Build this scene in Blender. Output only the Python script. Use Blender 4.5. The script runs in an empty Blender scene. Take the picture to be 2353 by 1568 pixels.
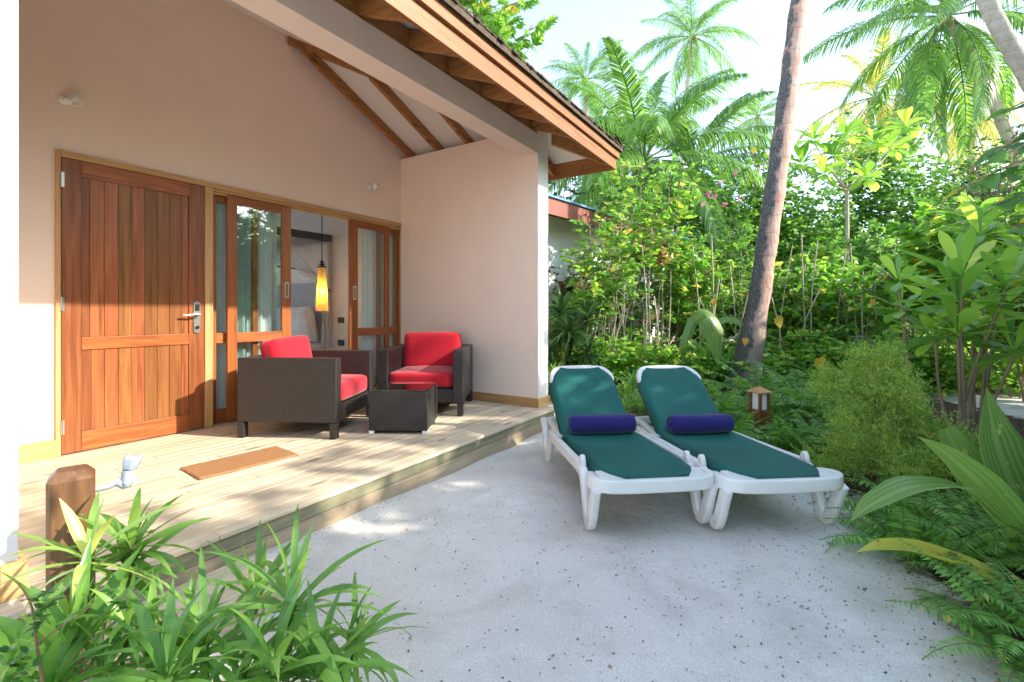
SKY_S=0.15; SUN_S=2.15; EXPO=2.08
import bpy, bmesh, math, random
import numpy as np
from mathutils import Vector, Matrix
R=math.radians
random.seed(7); rng=np.random.default_rng(11)
SC=bpy.context.scene; COL=SC.collection
# ---------------------------------------------------------------- camera geometry
YAW=R(32.3); CAMZ=1.2
FW=Vector((math.cos(YAW),math.sin(YAW),0)); RT=Vector((math.sin(YAW),-math.cos(YAW),0))
def wp(x,y,d):
    """world point seen at (x,y) of the 2353 px wide photograph, d metres deep"""
    return FW*d+RT*((x-1176.5)/1083*d)+Vector((0,0,CAMZ-(y-716)/1083*d))
def gp(x,y,z=0.0):
    return wp(x,y,(CAMZ-z)*1083/(y-716))
# ---------------------------------------------------------------- object helpers
def link(o,parent=None):
    COL.objects.link(o)
    if parent is not None: o.parent=parent
    return o
def tag(o,label,cat,group=None,kind=None):
    if label: o['label']=label
    if cat: o['category']=cat
    if group: o['group']=group
    if kind: o['kind']=kind
    return o
def thing(name,label,cat,loc=(0,0,0),rz=0,group=None,kind=None):
    o=bpy.data.objects.new(name,None); o.empty_display_size=.1
    link(o); o.location=loc; o.rotation_euler=(0,0,rz)
    return tag(o,label,cat,group,kind)
def copy_tree(o,parent=None):
    c=o.copy(); COL.objects.link(c)
    if parent is not None: c.parent=parent
    for ch in [k for k in o.children]: copy_tree(ch,c)
    return c
def np_mesh(name,V,F,mats,smooth=False,mi=None,uv=None):
    """V (n,3); F list of arrays (m,k)"""
    me=bpy.data.meshes.new(name)
    V=np.asarray(V,dtype=np.float32)
    F=[np.asarray(f,dtype=np.int32) for f in F if len(f)]
    nl=sum(f.size for f in F); nf=sum(len(f) for f in F)
    me.vertices.add(len(V)); me.vertices.foreach_set('co',V.ravel())
    me.loops.add(nl); me.polygons.add(nf)
    me.loops.foreach_set('vertex_index',np.concatenate([f.ravel() for f in F]))
    st=[];o=0
    for f in F:
        st.append(o+np.arange(len(f),dtype=np.int32)*f.shape[1]); o+=f.size
    me.polygons.foreach_set('loop_start',np.concatenate(st))
    me.update(calc_edges=True); me.validate()
    if not isinstance(mats,(list,tuple)): mats=[mats]
    for m in mats: me.materials.append(m)
    if mi is not None: me.polygons.foreach_set('material_index',np.asarray(mi,dtype=np.int32))
    if smooth: me.polygons.foreach_set('use_smooth',np.ones(nf,dtype=bool))
    return me
def obj(name,me,parent=None):
    return link(bpy.data.objects.new(name,me),parent)

class MB:
    def __init__(s): s.v=[]; s.f=[]; s.m=[]; s.sm=[]; s.mi=0
    def add(s,vs,fs,smooth=False):
        b=len(s.v); s.v+= [tuple(v) for v in vs]
        for f in fs: s.f.append([b+i for i in f]); s.m.append(s.mi); s.sm.append(smooth)
        return s
    def box(s,x0,x1,y0,y1,z0,z1,M=None):
        vs=[Vector((x,y,z)) for z in (z0,z1) for y in (y0,y1) for x in (x0,x1)]
        if M is not None: vs=[M@v for v in vs]
        return s.add(vs,[(0,2,3,1),(4,5,7,6),(0,1,5,4),(2,6,7,3),(0,4,6,2),(1,3,7,5)])
    def prism(s,poly,z0,z1,M=None):
        n=len(poly); vs=[Vector((p[0],p[1],z0)) for p in poly]+[Vector((p[0],p[1],z1)) for p in poly]
        if M is not None: vs=[M@v for v in vs]
        return s.add(vs,[tuple(range(n-1,-1,-1)),tuple(range(n,2*n))]+[(i,(i+1)%n,n+(i+1)%n,n+i) for i in range(n)])
    def hexa(s,vs):  # 8 corner points, bottom loop then top loop
        return s.add(vs,[(3,2,1,0),(4,5,6,7),(0,1,5,4),(1,2,6,5),(2,3,7,6),(3,0,4,7)])
    def beam(s,a,b,w,h,up=(0,0,1)):
        a=Vector(a);b=Vector(b);d=(b-a).normalized();l=d.cross(Vector(up)).normalized();u=l.cross(d)
        vs=[a-l*w/2-u*h/2,a+l*w/2-u*h/2,b+l*w/2-u*h/2,b-l*w/2-u*h/2,a-l*w/2+u*h/2,a+l*w/2+u*h/2,b+l*w/2+u*h/2,b-l*w/2+u*h/2]
        return s.hexa(vs)
    def tube(s,pts,rad,seg=8,cap=True,prof=None,up=None):
        pts=[Vector(p) for p in pts]; n=len(pts)
        if not isinstance(rad,(list,tuple,np.ndarray)): rad=[rad]*n
        vs=[]; pu=None
        for i,p in enumerate(pts):
            d=(pts[min(i+1,n-1)]-pts[max(i-1,0)]).normalized()
            if up is not None: u=Vector(up)-d*d.dot(Vector(up)); u.normalize()
            elif pu is None:
                u=d.orthogonal().normalized()
            else:
                u=(pu-d*pu.dot(d)).normalized()
            pu=u; w=d.cross(u)
            for k in range(seg):
                if prof: a,b=prof[k]
                else: t=2*math.pi*k/seg; a,b=math.cos(t),math.sin(t)
                vs.append(p+(u*a+w*b)*rad[i])
        fs=[(i*seg+k,i*seg+(k+1)%seg,(i+1)*seg+(k+1)%seg,(i+1)*seg+k) for i in range(n-1) for k in range(seg)]
        s.add(vs,fs,True)
        if cap:
            s.add([vs[k] for k in range(seg)],[tuple(range(seg-1,-1,-1))]); s.add([vs[(n-1)*seg+k] for k in range(seg)],[tuple(range(seg))])
        return s
    def lathe(s,prof,c=(0,0,0),seg=16,smooth=True):
        c=Vector(c); vs=[]
        for r,z in prof:
            for k in range(seg):
                t=2*math.pi*k/seg; vs.append(c+Vector((r*math.cos(t),r*math.sin(t),z)))
        n=len(prof)
        s.add(vs,[(i*seg+k,i*seg+(k+1)%seg,(i+1)*seg+(k+1)%seg,(i+1)*seg+k) for i in range(n-1) for k in range(seg)],smooth)
        s.add([vs[k] for k in range(seg)],[tuple(range(seg-1,-1,-1))]); s.add([vs[(n-1)*seg+k] for k in range(seg)],[tuple(range(seg))])
        return s
    def build(s,name,mat,parent=None,bevel=0,seg=2,uv=False,sub=0,smooth=None,loc=None):
        me=bpy.data.meshes.new(name); me.from_pydata(s.v,[],s.f)
        mats=mat if isinstance(mat,(list,tuple)) else [mat]
        for m in mats: me.materials.append(m)
        me.polygons.foreach_set('material_index',s.m)
        me.polygons.foreach_set('use_smooth',[True]*len(s.f) if smooth else s.sm)
        if uv:
            l=me.uv_layers.new(name='UV'); me.update()
            for p in me.polygons:
                n=p.normal; ax=max(range(3),key=lambda i:abs(n[i]))
                a,b=((1,2),(0,2),(0,1))[ax]
                for li in p.loop_indices:
                    co=me.vertices[me.loops[li].vertex_index].co; l.data[li].uv=(co[a],co[b])
        me.update()
        o=obj(name,me,parent)
        if loc: o.location=loc
        if bevel:
            b=o.modifiers.new('b','BEVEL'); b.width=bevel; b.segments=seg; b.limit_method='ANGLE'; b.angle_limit=R(35); b.harden_normals=False
            if seg>1: me.polygons.foreach_set('use_smooth',[True]*len(s.f)); 
            if seg>1:
                w=o.modifiers.new('w','WEIGHTED_NORMAL'); w.keep_sharp=False
        if sub:
            b=o.modifiers.new('s','SUBSURF'); b.levels=sub; b.render_levels=sub
        return o
def catmull(pts,n):
    P=[Vector(p) for p in pts]; P=[P[0]*2-P[1]]+P+[P[-1]*2-P[-2]]; out=[]
    for i in range(1,len(P)-2):
        for k in range(n):
            t=k/n; a,b,c,d=P[i-1:i+3]
            out.append(.5*((2*b)+(c-a)*t+(2*a-5*b+4*c-d)*t*t+(-a+3*b-3*c+d)*t**3))
    out.append(P[-2]); return out
# ---------------------------------------------------------------- materials
class NT:
    def __init__(s,name):
        s.m=bpy.data.materials.new(name); s.m.use_nodes=True; s.t=s.m.node_tree
        s.b=s.t.nodes['Principled BSDF']; s.out=s.t.nodes['Material Output']
    def n(s,ty,**kw):
        nd=s.t.nodes.new(ty)
        for k,v in kw.items():
            if k.startswith('i_'):
                key=k[2:]; key=int(key) if key.isdigit() else key.replace('_',' ')
                nd.inputs[key].default_value=v
            else: setattr(nd,k,v)
        return nd
    def l(s,a,b): s.t.links.new(a,b)
    def math(s,op,a,b=None,c=None):
        nd=s.n('ShaderNodeMath',operation=op)
        for i,x in enumerate((a,b,c)):
            if x is None: continue
            if isinstance(x,(int,float)): nd.inputs[i].default_value=x
            else: s.l(x,nd.inputs[i])
        return nd.outputs[0]
    def ramp(s,fac,stops,interp='LINEAR'):
        r=s.n('ShaderNodeValToRGB'); r.color_ramp.interpolation=interp
        e=r.color_ramp.elements
        while len(e)<len(stops): e.new(.5)
        for k,(p,c) in enumerate(stops):
            e[k].position=p; e[k].color=(c,c,c,1) if isinstance(c,(int,float)) else (*c,1)
        s.l(fac,r.inputs[0]); return r.outputs[0]
    def mix(s,fac,a,b,mode='MIX'):
        nd=s.n('ShaderNodeMix',data_type='RGBA',blend_type=mode)
        for i,x in ((0,fac),(6,a),(7,b)):
            if isinstance(x,(int,float)): nd.inputs[i].default_value=x
            elif isinstance(x,tuple): nd.inputs[i].default_value=(*x,1)
            else: s.l(x,nd.inputs[i])
        return nd.outputs[2]
    def coords(s,scale=(1,1,1),rot=(0,0,0),src='Object'):
        tc=s.n('ShaderNodeTexCoord'); mp=s.n('ShaderNodeMapping'); mp.inputs['Scale'].default_value=scale; mp.inputs['Rotation'].default_value=rot
        s.l(tc.outputs[src],mp.inputs[0]); return mp.outputs[0]
    def noise(s,vec,scale,detail=3,rough=.5,dist=0,w=None):
        nd=s.n('ShaderNodeTexNoise',i_Scale=scale,i_Detail=detail,i_Roughness=rough,i_Distortion=dist)
        if w is not None: nd.noise_dimensions='4D'; s.l(w,nd.inputs['W'])
        s.l(vec,nd.inputs['Vector']); return nd.outputs['Fac']
    def bump(s,h,strength=.3,dist=.01):
        nd=s.n('ShaderNodeBump',i_Strength=strength,i_Distance=dist); s.l(h,nd.inputs['Height']); s.l(nd.outputs[0],s.b.inputs['Normal']); return nd.outputs[0]
    def col(s,c,rough=.5,spec=.5):
        if isinstance(c,tuple): s.b.inputs['Base Color'].default_value=(*c,1)
        else: s.l(c,s.b.inputs['Base Color'])
        s.b.inputs['Roughness'].default_value=rough; s.b.inputs['Specular IOR Level'].default_value=spec
        return s.m
def plain(name,c,rough=.5,metal=0,spec=.5,bump=0,bs=60,var=.06):
    t=NT(name); v=t.coords()
    n=t.noise(v,3,4); cc=t.mix(t.ramp(n,[(.3,0.),(.7,1.)]),tuple(x*(1-var) for x in c),tuple(min(1,x*(1+var)) for x in c))
    t.col(cc,rough,spec); t.b.inputs['Metallic'].default_value=metal
    if bump: t.bump(t.noise(v,bs,4,.6),bump,.004)
    return t.m
def wood(name,dark,mid,light,axis=0,rough=.45,scale=1.0,knots=True,var=.25,bump=.15,spec=.4,along=1.3,across=26):
    t=NT(name); sc=[across*scale]*3; sc[axis]=along*scale
    v=t.coords(tuple(sc)); g=t.n('ShaderNodeNewGeometry'); rnd=g.outputs['Random Per Island']
    w=t.math('MULTIPLY',rnd,37.0)
    n1=t.noise(v,1,6,.62,1.2,w)
    c=t.ramp(n1,[(.28,dark),(.5,mid),(.72,light)])
    n2=t.noise(t.coords(tuple(x*.22 for x in sc)),1,3,.5,.5,w)
    c=t.mix(t.math('MULTIPLY',t.ramp(n2,[(.35,0.),(.75,1.)]),.45),c,tuple(x*.62 for x in mid))
    hs=t.n('ShaderNodeHueSaturation'); t.l(c,hs.inputs['Color'])
    t.l(t.math('ADD',t.math('MULTIPLY',rnd,2*var),1-var),hs.inputs['Value'])
    t.l(t.math('ADD',t.math('MULTIPLY',t.math('FRACT',t.math('MULTIPLY',rnd,7.3)),.024),.488),hs.inputs['Hue'])
    c=hs.outputs[0]
    if knots:
        kv=[6.5*scale]*3; kv[axis]=1.9*scale
        vo=t.n('ShaderNodeTexVoronoi',i_Scale=1.0); t.l(t.coords(tuple(kv)),vo.inputs['Vector'])
        vo.inputs['Randomness'].default_value=1
        k=t.ramp(vo.outputs['Distance'],[(.08,1.),(.17,0.)])
        c=t.mix(t.math('MULTIPLY',k,.75),c,tuple(x*.3 for x in dark))
    t.col(c,rough,spec)
    if bump: t.bump(n1,bump,.003)
    return t.m
LEAF_K=1.9
def leafmat(name,stops,trans=.4,rough=.42,spec=.5,tint=(1.05,1.05,.66),spots=None,vein=None,stripe=None):
    t=NT(name); g=t.n('ShaderNodeNewGeometry')
    c=t.ramp(g.outputs['Random Per Island'],[(q,tuple(min(.75,(x*.86+.14*(.25*cc[0]+.65*cc[1]+.1*cc[2]))*LEAF_K) for x in cc)) for q,cc in stops])
    if spots:
        v=t.coords(); n=t.ramp(t.noise(v,spots[0],3,.6),[(spots[1],0.),(spots[1]+.05,1.)]); c=t.mix(n,c,spots[2])
    if stripe:
        a=t.n('ShaderNodeAttribute',attribute_name='across'); st=t.ramp(a.outputs['Fac'],[(.0,0.),(.35,.0),(1.,.9)]); c=t.mix(st,c,stripe)
    if vein:
        v=t.coords(); n=t.noise(v,vein,4,.6); c=t.mix(t.ramp(n,[(.35,0.),(.7,.35)]),c,(.01,.03,.008))
    t.col(c,rough,spec)
    tr=t.n('ShaderNodeBsdfTranslucent'); mc=t.mix(1.0,c,tint,'MULTIPLY'); 
    hs=t.n('ShaderNodeHueSaturation',i_Value=1.6); t.l(mc,hs.inputs['Color']); t.l(hs.outputs[0],tr.inputs['Color'])
    ms=t.n('ShaderNodeMixShader',i_0=trans); t.l(t.b.outputs[0],ms.inputs[1]); t.l(tr.outputs[0],ms.inputs[2]); t.l(ms.outputs[0],t.out.inputs[0])
    return t.m
# ---------------------------------------------------------------- world, sun, camera
SUN_EL=R(31); sx,sy=.35,-.937   # horizontal direction towards the sun
w=bpy.data.worlds.new("World"); SC.world=w; w.use_nodes=True
nt=w.node_tree; bg=nt.nodes['Background']; sk=nt.nodes.new('ShaderNodeTexSky'); sk.sky_type='NISHITA'
sk.sun_disc=False; sk.sun_elevation=SUN_EL; sk.sun_rotation=math.atan2(sx,sy); sk.air_density=1.0; sk.dust_density=.6; sk.ozone_density=.8
hsv=nt.nodes.new('ShaderNodeHueSaturation'); hsv.inputs['Saturation'].default_value=.82; nt.links.new(sk.outputs[0],hsv.inputs['Color']); nt.links.new(hsv.outputs[0],bg.inputs[0]); bg.inputs[1].default_value=SKY_S
ld=bpy.data.lights.new('sun','SUN'); ld.energy=SUN_S; ld.angle=R(.8); ld.color=(1,.90,.76)
so=bpy.data.objects.new('sun',ld); link(so)
tv=Vector((sx*math.cos(SUN_EL),sy*math.cos(SUN_EL),math.sin(SUN_EL))); so.rotation_euler=tv.to_track_quat('Z','Y').to_euler(); so.location=(3,-6,12)
cd=bpy.data.cameras.new('camera'); cd.lens=16.57; cd.sensor_width=36; cd.shift_y=-.0289; cd.clip_end=2000; cd.clip_start=.05
co=bpy.data.objects.new('camera',cd); link(co); co.location=(0,0,CAMZ); co.rotation_euler=(R(90),0,YAW-R(90)); SC.camera=co
SC.view_settings.view_transform='Standard'; SC.view_settings.look='None'; SC.view_settings.exposure=EXPO; SC.view_settings.gamma=1
try:
    SC.cycles.max_bounces=8; SC.cycles.diffuse_bounces=5; SC.cycles.transparent_max_bounces=12; SC.cycles.transmission_bounces=6; SC.cycles.glossy_bounces=4
    SC.cycles.sample_clamp_indirect=6; SC.cycles.caustics_reflective=False; SC.cycles.caustics_refractive=False; SC.cycles.use_denoising=True
except Exception: pass
# ---------------------------------------------------------------- materials
M={}
M['paint']=plain('cream_render',(.90,.73,.62),.75,bump=.14,bs=60,var=.018,spec=.2)
M['paint_lit']=plain('cream_render_lit',(.87,.82,.77),.75,bump=.06,bs=45,var=.03,spec=.2)  # whiter copy of the same wall paint, outdoor light put into its colour
M['ceil']=plain('white_ceiling_paint',(.84,.80,.76),.7,var=.02,spec=.2)
M['rafter']=wood('oiled_pine',(.16,.065,.017),(.36,.160,.046),(.50,.25,.085),axis=0,var=.14,rough=.45)
M['rafter_y']=wood('oiled_pine_across',(.16,.065,.017),(.36,.160,.046),(.50,.25,.085),axis=1,var=.14,rough=.45)
M['trim']=wood('light_pine_trim',(.42,.24,.08),(.60,.37,.15),(.70,.46,.22),axis=0,knots=False,var=.06,rough=.5)
M['trim_z']=wood('light_pine_trim_upright',(.42,.24,.08),(.60,.37,.15),(.70,.46,.22),axis=2,knots=False,var=.06,rough=.5)
M['door']=wood('red_cedar_upright',(.14,.045,.015),(.31,.112,.034),(.43,.185,.06),axis=2,knots=False,var=.36,rough=.32,across=30,spec=.45)
M['door_x']=wood('red_cedar_level',(.20,.055,.014),(.40,.14,.034),(.54,.22,.06),axis=0,knots=False,var=.12,rough=.32,across=24,along=2.4,spec=.45)
M['slider']=wood('dark_cedar_sash',(.20,.06,.014),(.36,.125,.03),(.45,.18,.05),axis=2,knots=False,var=.1,rough=.33,across=30)
M['deck']=wood('weathered_deck_board',(.47,.375,.255),(.62,.52,.375),(.74,.645,.49),axis=0,var=.12,rough=.6,knots=True,across=30,along=.8,bump=.25,spec=.3)
M['deck_green']=wood('greenish_treated_board',(.20,.19,.11),(.28,.27,.165),(.36,.345,.23),axis=0,var=.06,rough=.65,knots=True,spec=.25)
M['riser']=wood('weathered_riser_board',(.30,.235,.15),(.41,.33,.22),(.50,.42,.30),axis=0,var=.08,rough=.65,knots=True,spec=.2)
M['post']=wood('stained_post',(.075,.038,.016),(.165,.085,.036),(.25,.14,.062),axis=2,var=.02,rough=.45,knots=True,scale=1.3)
M['shingle']=wood('weathered_shake',(.035,.025,.019),(.08,.06,.044),(.15,.115,.085),axis=1,var=.4,rough=.9,knots=False,bump=.5,spec=.2)
M['white_metal']=plain('white_enamel',(.82,.80,.76),.35)
M['steel']=plain('brushed_steel',(.62,.61,.58),.3,metal=1,var=.02)
M['black']=plain('black_plastic',(.015,.013,.013),.35)
M['darkmetal']=plain('black_metal',(.02,.018,.018),.4,metal=.6)
def glassmat(name,tint=(.9,.95,.93),rf=1.0,base=.05):
    t=NT(name); t.t.nodes.remove(t.b)
    tr=t.n('ShaderNodeBsdfTransparent',i_Color=(*tint,1)); gl=t.n('ShaderNodeBsdfGlossy',i_Roughness=0.0)
    fr=t.n('ShaderNodeFresnel',i_IOR=1.52)
    f=t.math('MULTIPLY_ADD',fr.outputs[0],1.7*rf,base)
    gm=t.n('ShaderNodeNewGeometry'); f=t.math('MULTIPLY',f,t.math('SUBTRACT',1.0,gm.outputs['Backfacing']))
    ms=t.n('ShaderNodeMixShader'); t.l(f,ms.inputs[0]); t.l(tr.outputs[0],ms.inputs[1]); t.l(gl.outputs[0],ms.inputs[2]); t.l(ms.outputs[0],t.out.inputs[0]); return t.m
M['glass']=glassmat('window_glass',base=.10)
M['tglass']=glassmat('table_glass',(.75,.85,.82),base=.03)
def fabric(name,c,scale=700,bump=.15,rough=.85,sheen=.3):
    t=NT(name); v=t.coords(); n=t.noise(v,5,4); cc=t.mix(t.ramp(n,[(.3,0.),(.7,1.)]),tuple(x*.9 for x in c),tuple(min(1,x*1.1) for x in c))
    t.col(cc,rough,.2); t.b.inputs['Sheen Weight'].default_value=sheen; t.bump(t.noise(v,scale,2),bump,.002); return t.m
M['red']=fabric('red_canvas',(.43,.006,.020))
M['towel']=fabric('violet_towelling',(.020,.017,.135),90,1.0,sheen=.2)
M['white_cloth']=fabric('white_linen',(.8,.77,.76),300,.1)
t=NT('pale_curtain'); t.col((.80,.84,.85),.85,.1); tr=t.n('ShaderNodeBsdfTranslucent',i_Color=(.8,.84,.85,1)); ms=t.n('ShaderNodeMixShader',i_0=.15); t.l(t.b.outputs[0],ms.inputs[1]); t.l(tr.outputs[0],ms.inputs[2]); t.l(ms.outputs[0],t.out.inputs[0]); M['curtain']=t.m
M['net']=None
t=NT('mosquito_net'); t.col((.85,.85,.87),.8); tr=t.n('ShaderNodeBsdfTransparent'); ms=t.n('ShaderNodeMixShader',i_0=.35); t.l(tr.outputs[0],ms.inputs[1]); t.l(t.b.outputs[0],ms.inputs[2]); t.l(ms.outputs[0],t.out.inputs[0]); M['net']=t.m
# wicker
t=NT('dark_wicker'); tc=t.n('ShaderNodeTexCoord'); sp=t.n('ShaderNodeSeparateXYZ'); t.l(tc.outputs['UV'],sp.inputs[0])
U,V_=sp.outputs[0],sp.outputs[1]
row=t.math('FLOOR',t.math('DIVIDE',V_,.0115)); ph=t.math('ADD',t.math('DIVIDE',U,.030),t.math('MULTIPLY',row,.5))
hh=t.math('MULTIPLY',t.math('POWER',t.math('ABSOLUTE',t.math('SINE',t.math('MULTIPLY',ph,math.pi))),.6),t.math('POWER',t.math('ABSOLUTE',t.math('SINE',t.math('MULTIPLY',t.math('DIVIDE',V_,.0115),math.pi))),.5))
cc=t.ramp(hh,[(.15,(.006,.005,.005)),(.6,(.024,.020,.018)),(1.,(.058,.051,.047))]); t.col(cc,.36,.5); t.bump(hh,1.0,.004); M['wicker']=t.m  # crevice shade and strand highlights are put into the weave colour
# sling fabric
t=NT('green_sling_mesh'); v=t.coords(); n=t.noise(v,2.5,4,.6); cc=t.mix(t.ramp(n,[(.3,0.),(.75,1.)]),(.011,.095,.082),(.020,.140,.118)); t.col(cc,.6,.2)
wv=t.noise(v,900,1); t.bump(wv,.15,.001); M['sling']=t.m
# resin
t=NT('white_resin'); v=t.coords(); n=t.noise(v,9,5,.65); z=t.n('ShaderNodeSeparateXYZ'); tc=t.n('ShaderNodeTexCoord'); t.l(tc.outputs['Object'],z.inputs[0])
low=t.ramp(z.outputs[2],[(.0,1.),(.22,0.)]); d=t.math('MULTIPLY',t.ramp(n,[(.42,0.),(.7,1.)]),t.math('MULTIPLY_ADD',low,.5,.12))
t.col(t.mix(d,(.80,.79,.77),(.42,.36,.27)),.38,.5); M['resin']=t.m
# coir
t=NT('coir_mat'); v=t.coords(); n=t.noise(v,260,3,.7); cc=t.ramp(n,[(.3,(.26,.12,.05)),(.6,(.52,.28,.135)),(.8,(.64,.39,.21))]); t.col(cc,.95,.1); t.bump(n,1.0,.008); M['coir']=t.m
# coral sand
t=NT('coral_sand'); v=t.coords()
n1=t.noise(v,.9,5,.6); base=t.mix(t.ramp(n1,[(.35,0.),(.68,1.)]),(.78,.74,.68),(.90,.87,.82))
n2=t.noise(v,2.7,4,.6,.6); base=t.mix(t.math('MULTIPLY',t.ramp(n2,[(.48,0.),(.68,1.)]),.42),base,(.55,.52,.45)); n7=t.noise(v,1.4,6,.7,.9); base=t.mix(t.math('MULTIPLY',t.ramp(n7,[(.54,0.),(.64,1.)]),.30),base,(.52,.52,.42))
g=t.noise(v,240,3,.75); base=t.mix(t.ramp(g,[(.3,.75),(.56,0.)]),base,(.34,.32,.29)); g3=t.noise(v,120,2,.7); base=t.mix(t.ramp(g3,[(.62,0.),(.75,.6)]),base,(.93,.93,.92))
att=t.n('ShaderNodeAttribute',attribute_name='bed')
nb=t.noise(v,6,5,.65); bm=t.ramp(t.math('ADD',att.outputs['Fac'],t.math('MULTIPLY',t.math('SUBTRACT',nb,.5),1.1)),[(.42,0.),(.58,1.)])
ns=t.noise(v,55,5,.7); soil=t.ramp(ns,[(.3,(.03,.02,.013)),(.5,(.085,.06,.042)),(.66,(.2,.16,.12)),(.8,(.42,.38,.32))])
# strewn specks, thicker near the bed
vo=t.n('ShaderNodeTexVoronoi',i_Scale=34.0); t.l(v,vo.inputs['Vector']); rc=t.n('ShaderNodeSeparateColor'); t.l(vo.outputs['Color'],rc.inputs[0])
keep=t.ramp(t.math('ADD',t.math('ADD',rc.outputs[0],t.math('MULTIPLY',att.outputs['Fac'],.9)),t.math('MULTIPLY',t.math('SUBTRACT',n2,.5),.5)),[(.80,0.),(.84,1.)])
spk=t.math('MULTIPLY',t.ramp(vo.outputs['Distance'],[(.13,1.),(.22,0.)]),keep)
base=t.mix(t.math('MULTIPLY',spk,.85),base,(.12,.08,.055))
t.col(t.mix(bm,base,soil),.95,.1)
hb=t.math('ADD',t.math('MULTIPLY',g,.6),t.math('ADD',t.math('MULTIPLY',t.noise(v,16,4,.6),1.6),t.math('MULTIPLY',t.noise(v,4.5,2,.5,.8),4.0))); t.bump(hb,.42,.013); M['sand']=t.m
# palm bark
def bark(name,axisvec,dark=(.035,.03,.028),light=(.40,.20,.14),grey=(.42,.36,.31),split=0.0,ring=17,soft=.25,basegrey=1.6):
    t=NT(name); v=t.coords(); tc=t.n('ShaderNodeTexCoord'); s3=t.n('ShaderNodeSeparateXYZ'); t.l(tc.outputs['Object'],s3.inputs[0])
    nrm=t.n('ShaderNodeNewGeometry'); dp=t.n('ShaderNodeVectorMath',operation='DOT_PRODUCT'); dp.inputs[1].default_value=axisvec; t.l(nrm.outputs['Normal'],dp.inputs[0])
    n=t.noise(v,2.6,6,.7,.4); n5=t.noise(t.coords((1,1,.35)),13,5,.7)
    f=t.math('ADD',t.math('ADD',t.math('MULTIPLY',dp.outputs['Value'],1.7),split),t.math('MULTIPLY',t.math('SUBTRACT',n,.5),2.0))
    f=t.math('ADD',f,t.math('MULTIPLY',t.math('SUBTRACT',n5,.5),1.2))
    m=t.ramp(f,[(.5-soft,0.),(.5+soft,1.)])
    zz=s3.outputs[2]; wr=t.math('ABSOLUTE',t.math('SINE',t.math('MULTIPLY_ADD',zz,ring,t.math('MULTIPLY',t.noise(v,1.7,3),5.0))))
    li=t.mix(t.ramp(n5,[(.35,0.),(.7,1.)]),light,grey)
    lg=t.ramp(t.math('ADD',zz,t.math('MULTIPLY',n,.9)),[(.2,1.),(1.0,0.)]) if False else None
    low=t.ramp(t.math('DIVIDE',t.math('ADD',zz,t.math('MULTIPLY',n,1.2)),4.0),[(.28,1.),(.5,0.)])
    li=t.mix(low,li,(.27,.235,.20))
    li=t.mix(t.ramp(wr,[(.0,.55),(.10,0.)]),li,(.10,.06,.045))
    dk=t.mix(t.ramp(t.noise(t.coords((1,1,.5)),46,5,.85),[(.50,0.),(.66,.9)]),dark,(.30,.29,.28))
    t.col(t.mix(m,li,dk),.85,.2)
    hb=t.math('ADD',t.math('MULTIPLY',wr,.15),n5); t.bump(hb,.8,.03); return t.m
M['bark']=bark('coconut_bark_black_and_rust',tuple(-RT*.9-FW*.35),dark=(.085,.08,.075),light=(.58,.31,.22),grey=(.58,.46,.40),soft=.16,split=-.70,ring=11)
M['bark_grey']=bark('coconut_bark_grey',(1,0,0),dark=(.12,.10,.085),light=(.42,.35,.28),grey=(.5,.47,.42),split=-2.2,ring=26)
M['stem']=plain('shrub_stem',(.26,.19,.12),.8,var=.35,bump=.4,bs=30)
M['stem_pale']=plain('pale_stem',(.40,.34,.26),.8,var=.3,bump=.4,bs=30)
M['stem_green']=plain('green_stem',(.12,.20,.04),.6,var=.25)
G=leafmat
M['l_bright']=G('lime_leaf',[(0,(.035,.11,.008)),(.45,(.075,.20,.012)),(.85,(.14,.28,.016)),(.97,(.32,.30,.02)),(1,(.40,.25,.02))],.45)
M['l_mid']=G('mid_green_leaf',[(0,(.018,.07,.012)),(.5,(.045,.14,.018)),(.9,(.085,.21,.022)),(1,(.24,.26,.02))],.42)
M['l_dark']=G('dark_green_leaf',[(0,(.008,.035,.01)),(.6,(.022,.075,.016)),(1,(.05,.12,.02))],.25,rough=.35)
M['l_far']=G('distant_leaf',[(0,(.03,.09,.016)),(.5,(.07,.165,.024)),(1,(.13,.25,.035))],.45)
M['l_palm']=G('coconut_leaflet',[(0,(.03,.09,.012)),(.6,(.07,.17,.02)),(1,(.14,.25,.03))],.4,rough=.3,spec=.6)
M['l_palmgold']=G('golden_coconut_leaflet',[(0,(.07,.13,.014)),(.4,(.18,.22,.02)),(.8,(.36,.30,.03)),(1,(.42,.24,.03))],.45,rough=.35)
M['l_dead']=G('dead_brown_leaf',[(0,(.16,.065,.03)),(.6,(.34,.15,.07)),(1,(.46,.26,.13))],.25,rough=.8,tint=(1,.8,.6))
M['l_fern']=G('fern_green',[(0,(.04,.12,.014)),(.6,(.09,.22,.022)),(.95,(.11,.25,.02)),(1,(.3,.24,.04))],.4)
M['l_feather']=G('feathery_olive',[(0,(.08,.16,.02)),(.5,(.15,.25,.028)),(.85,(.23,.31,.035)),(1,(.34,.28,.05))],.45,rough=.6)
M['l_strap']=G('strap_leaf',[(0,(.055,.15,.02)),(.6,(.105,.235,.026)),(.97,(.16,.30,.034)),(1,(.38,.33,.03))],.38,rough=.33,vein=8)
M['l_strapy']=G('yellowing_strap_leaf',[(0,(.10,.20,.03)),(.6,(.22,.32,.05)),(1,(.42,.42,.08))],.35,rough=.35,vein=8)
M['l_paddle']=G('glossy_paddle_leaf',[(0,(.06,.15,.016)),(.6,(.12,.25,.02)),(.93,(.22,.34,.03)),(1,(.45,.40,.04))],.45,rough=.3,spec=.6)
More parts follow.
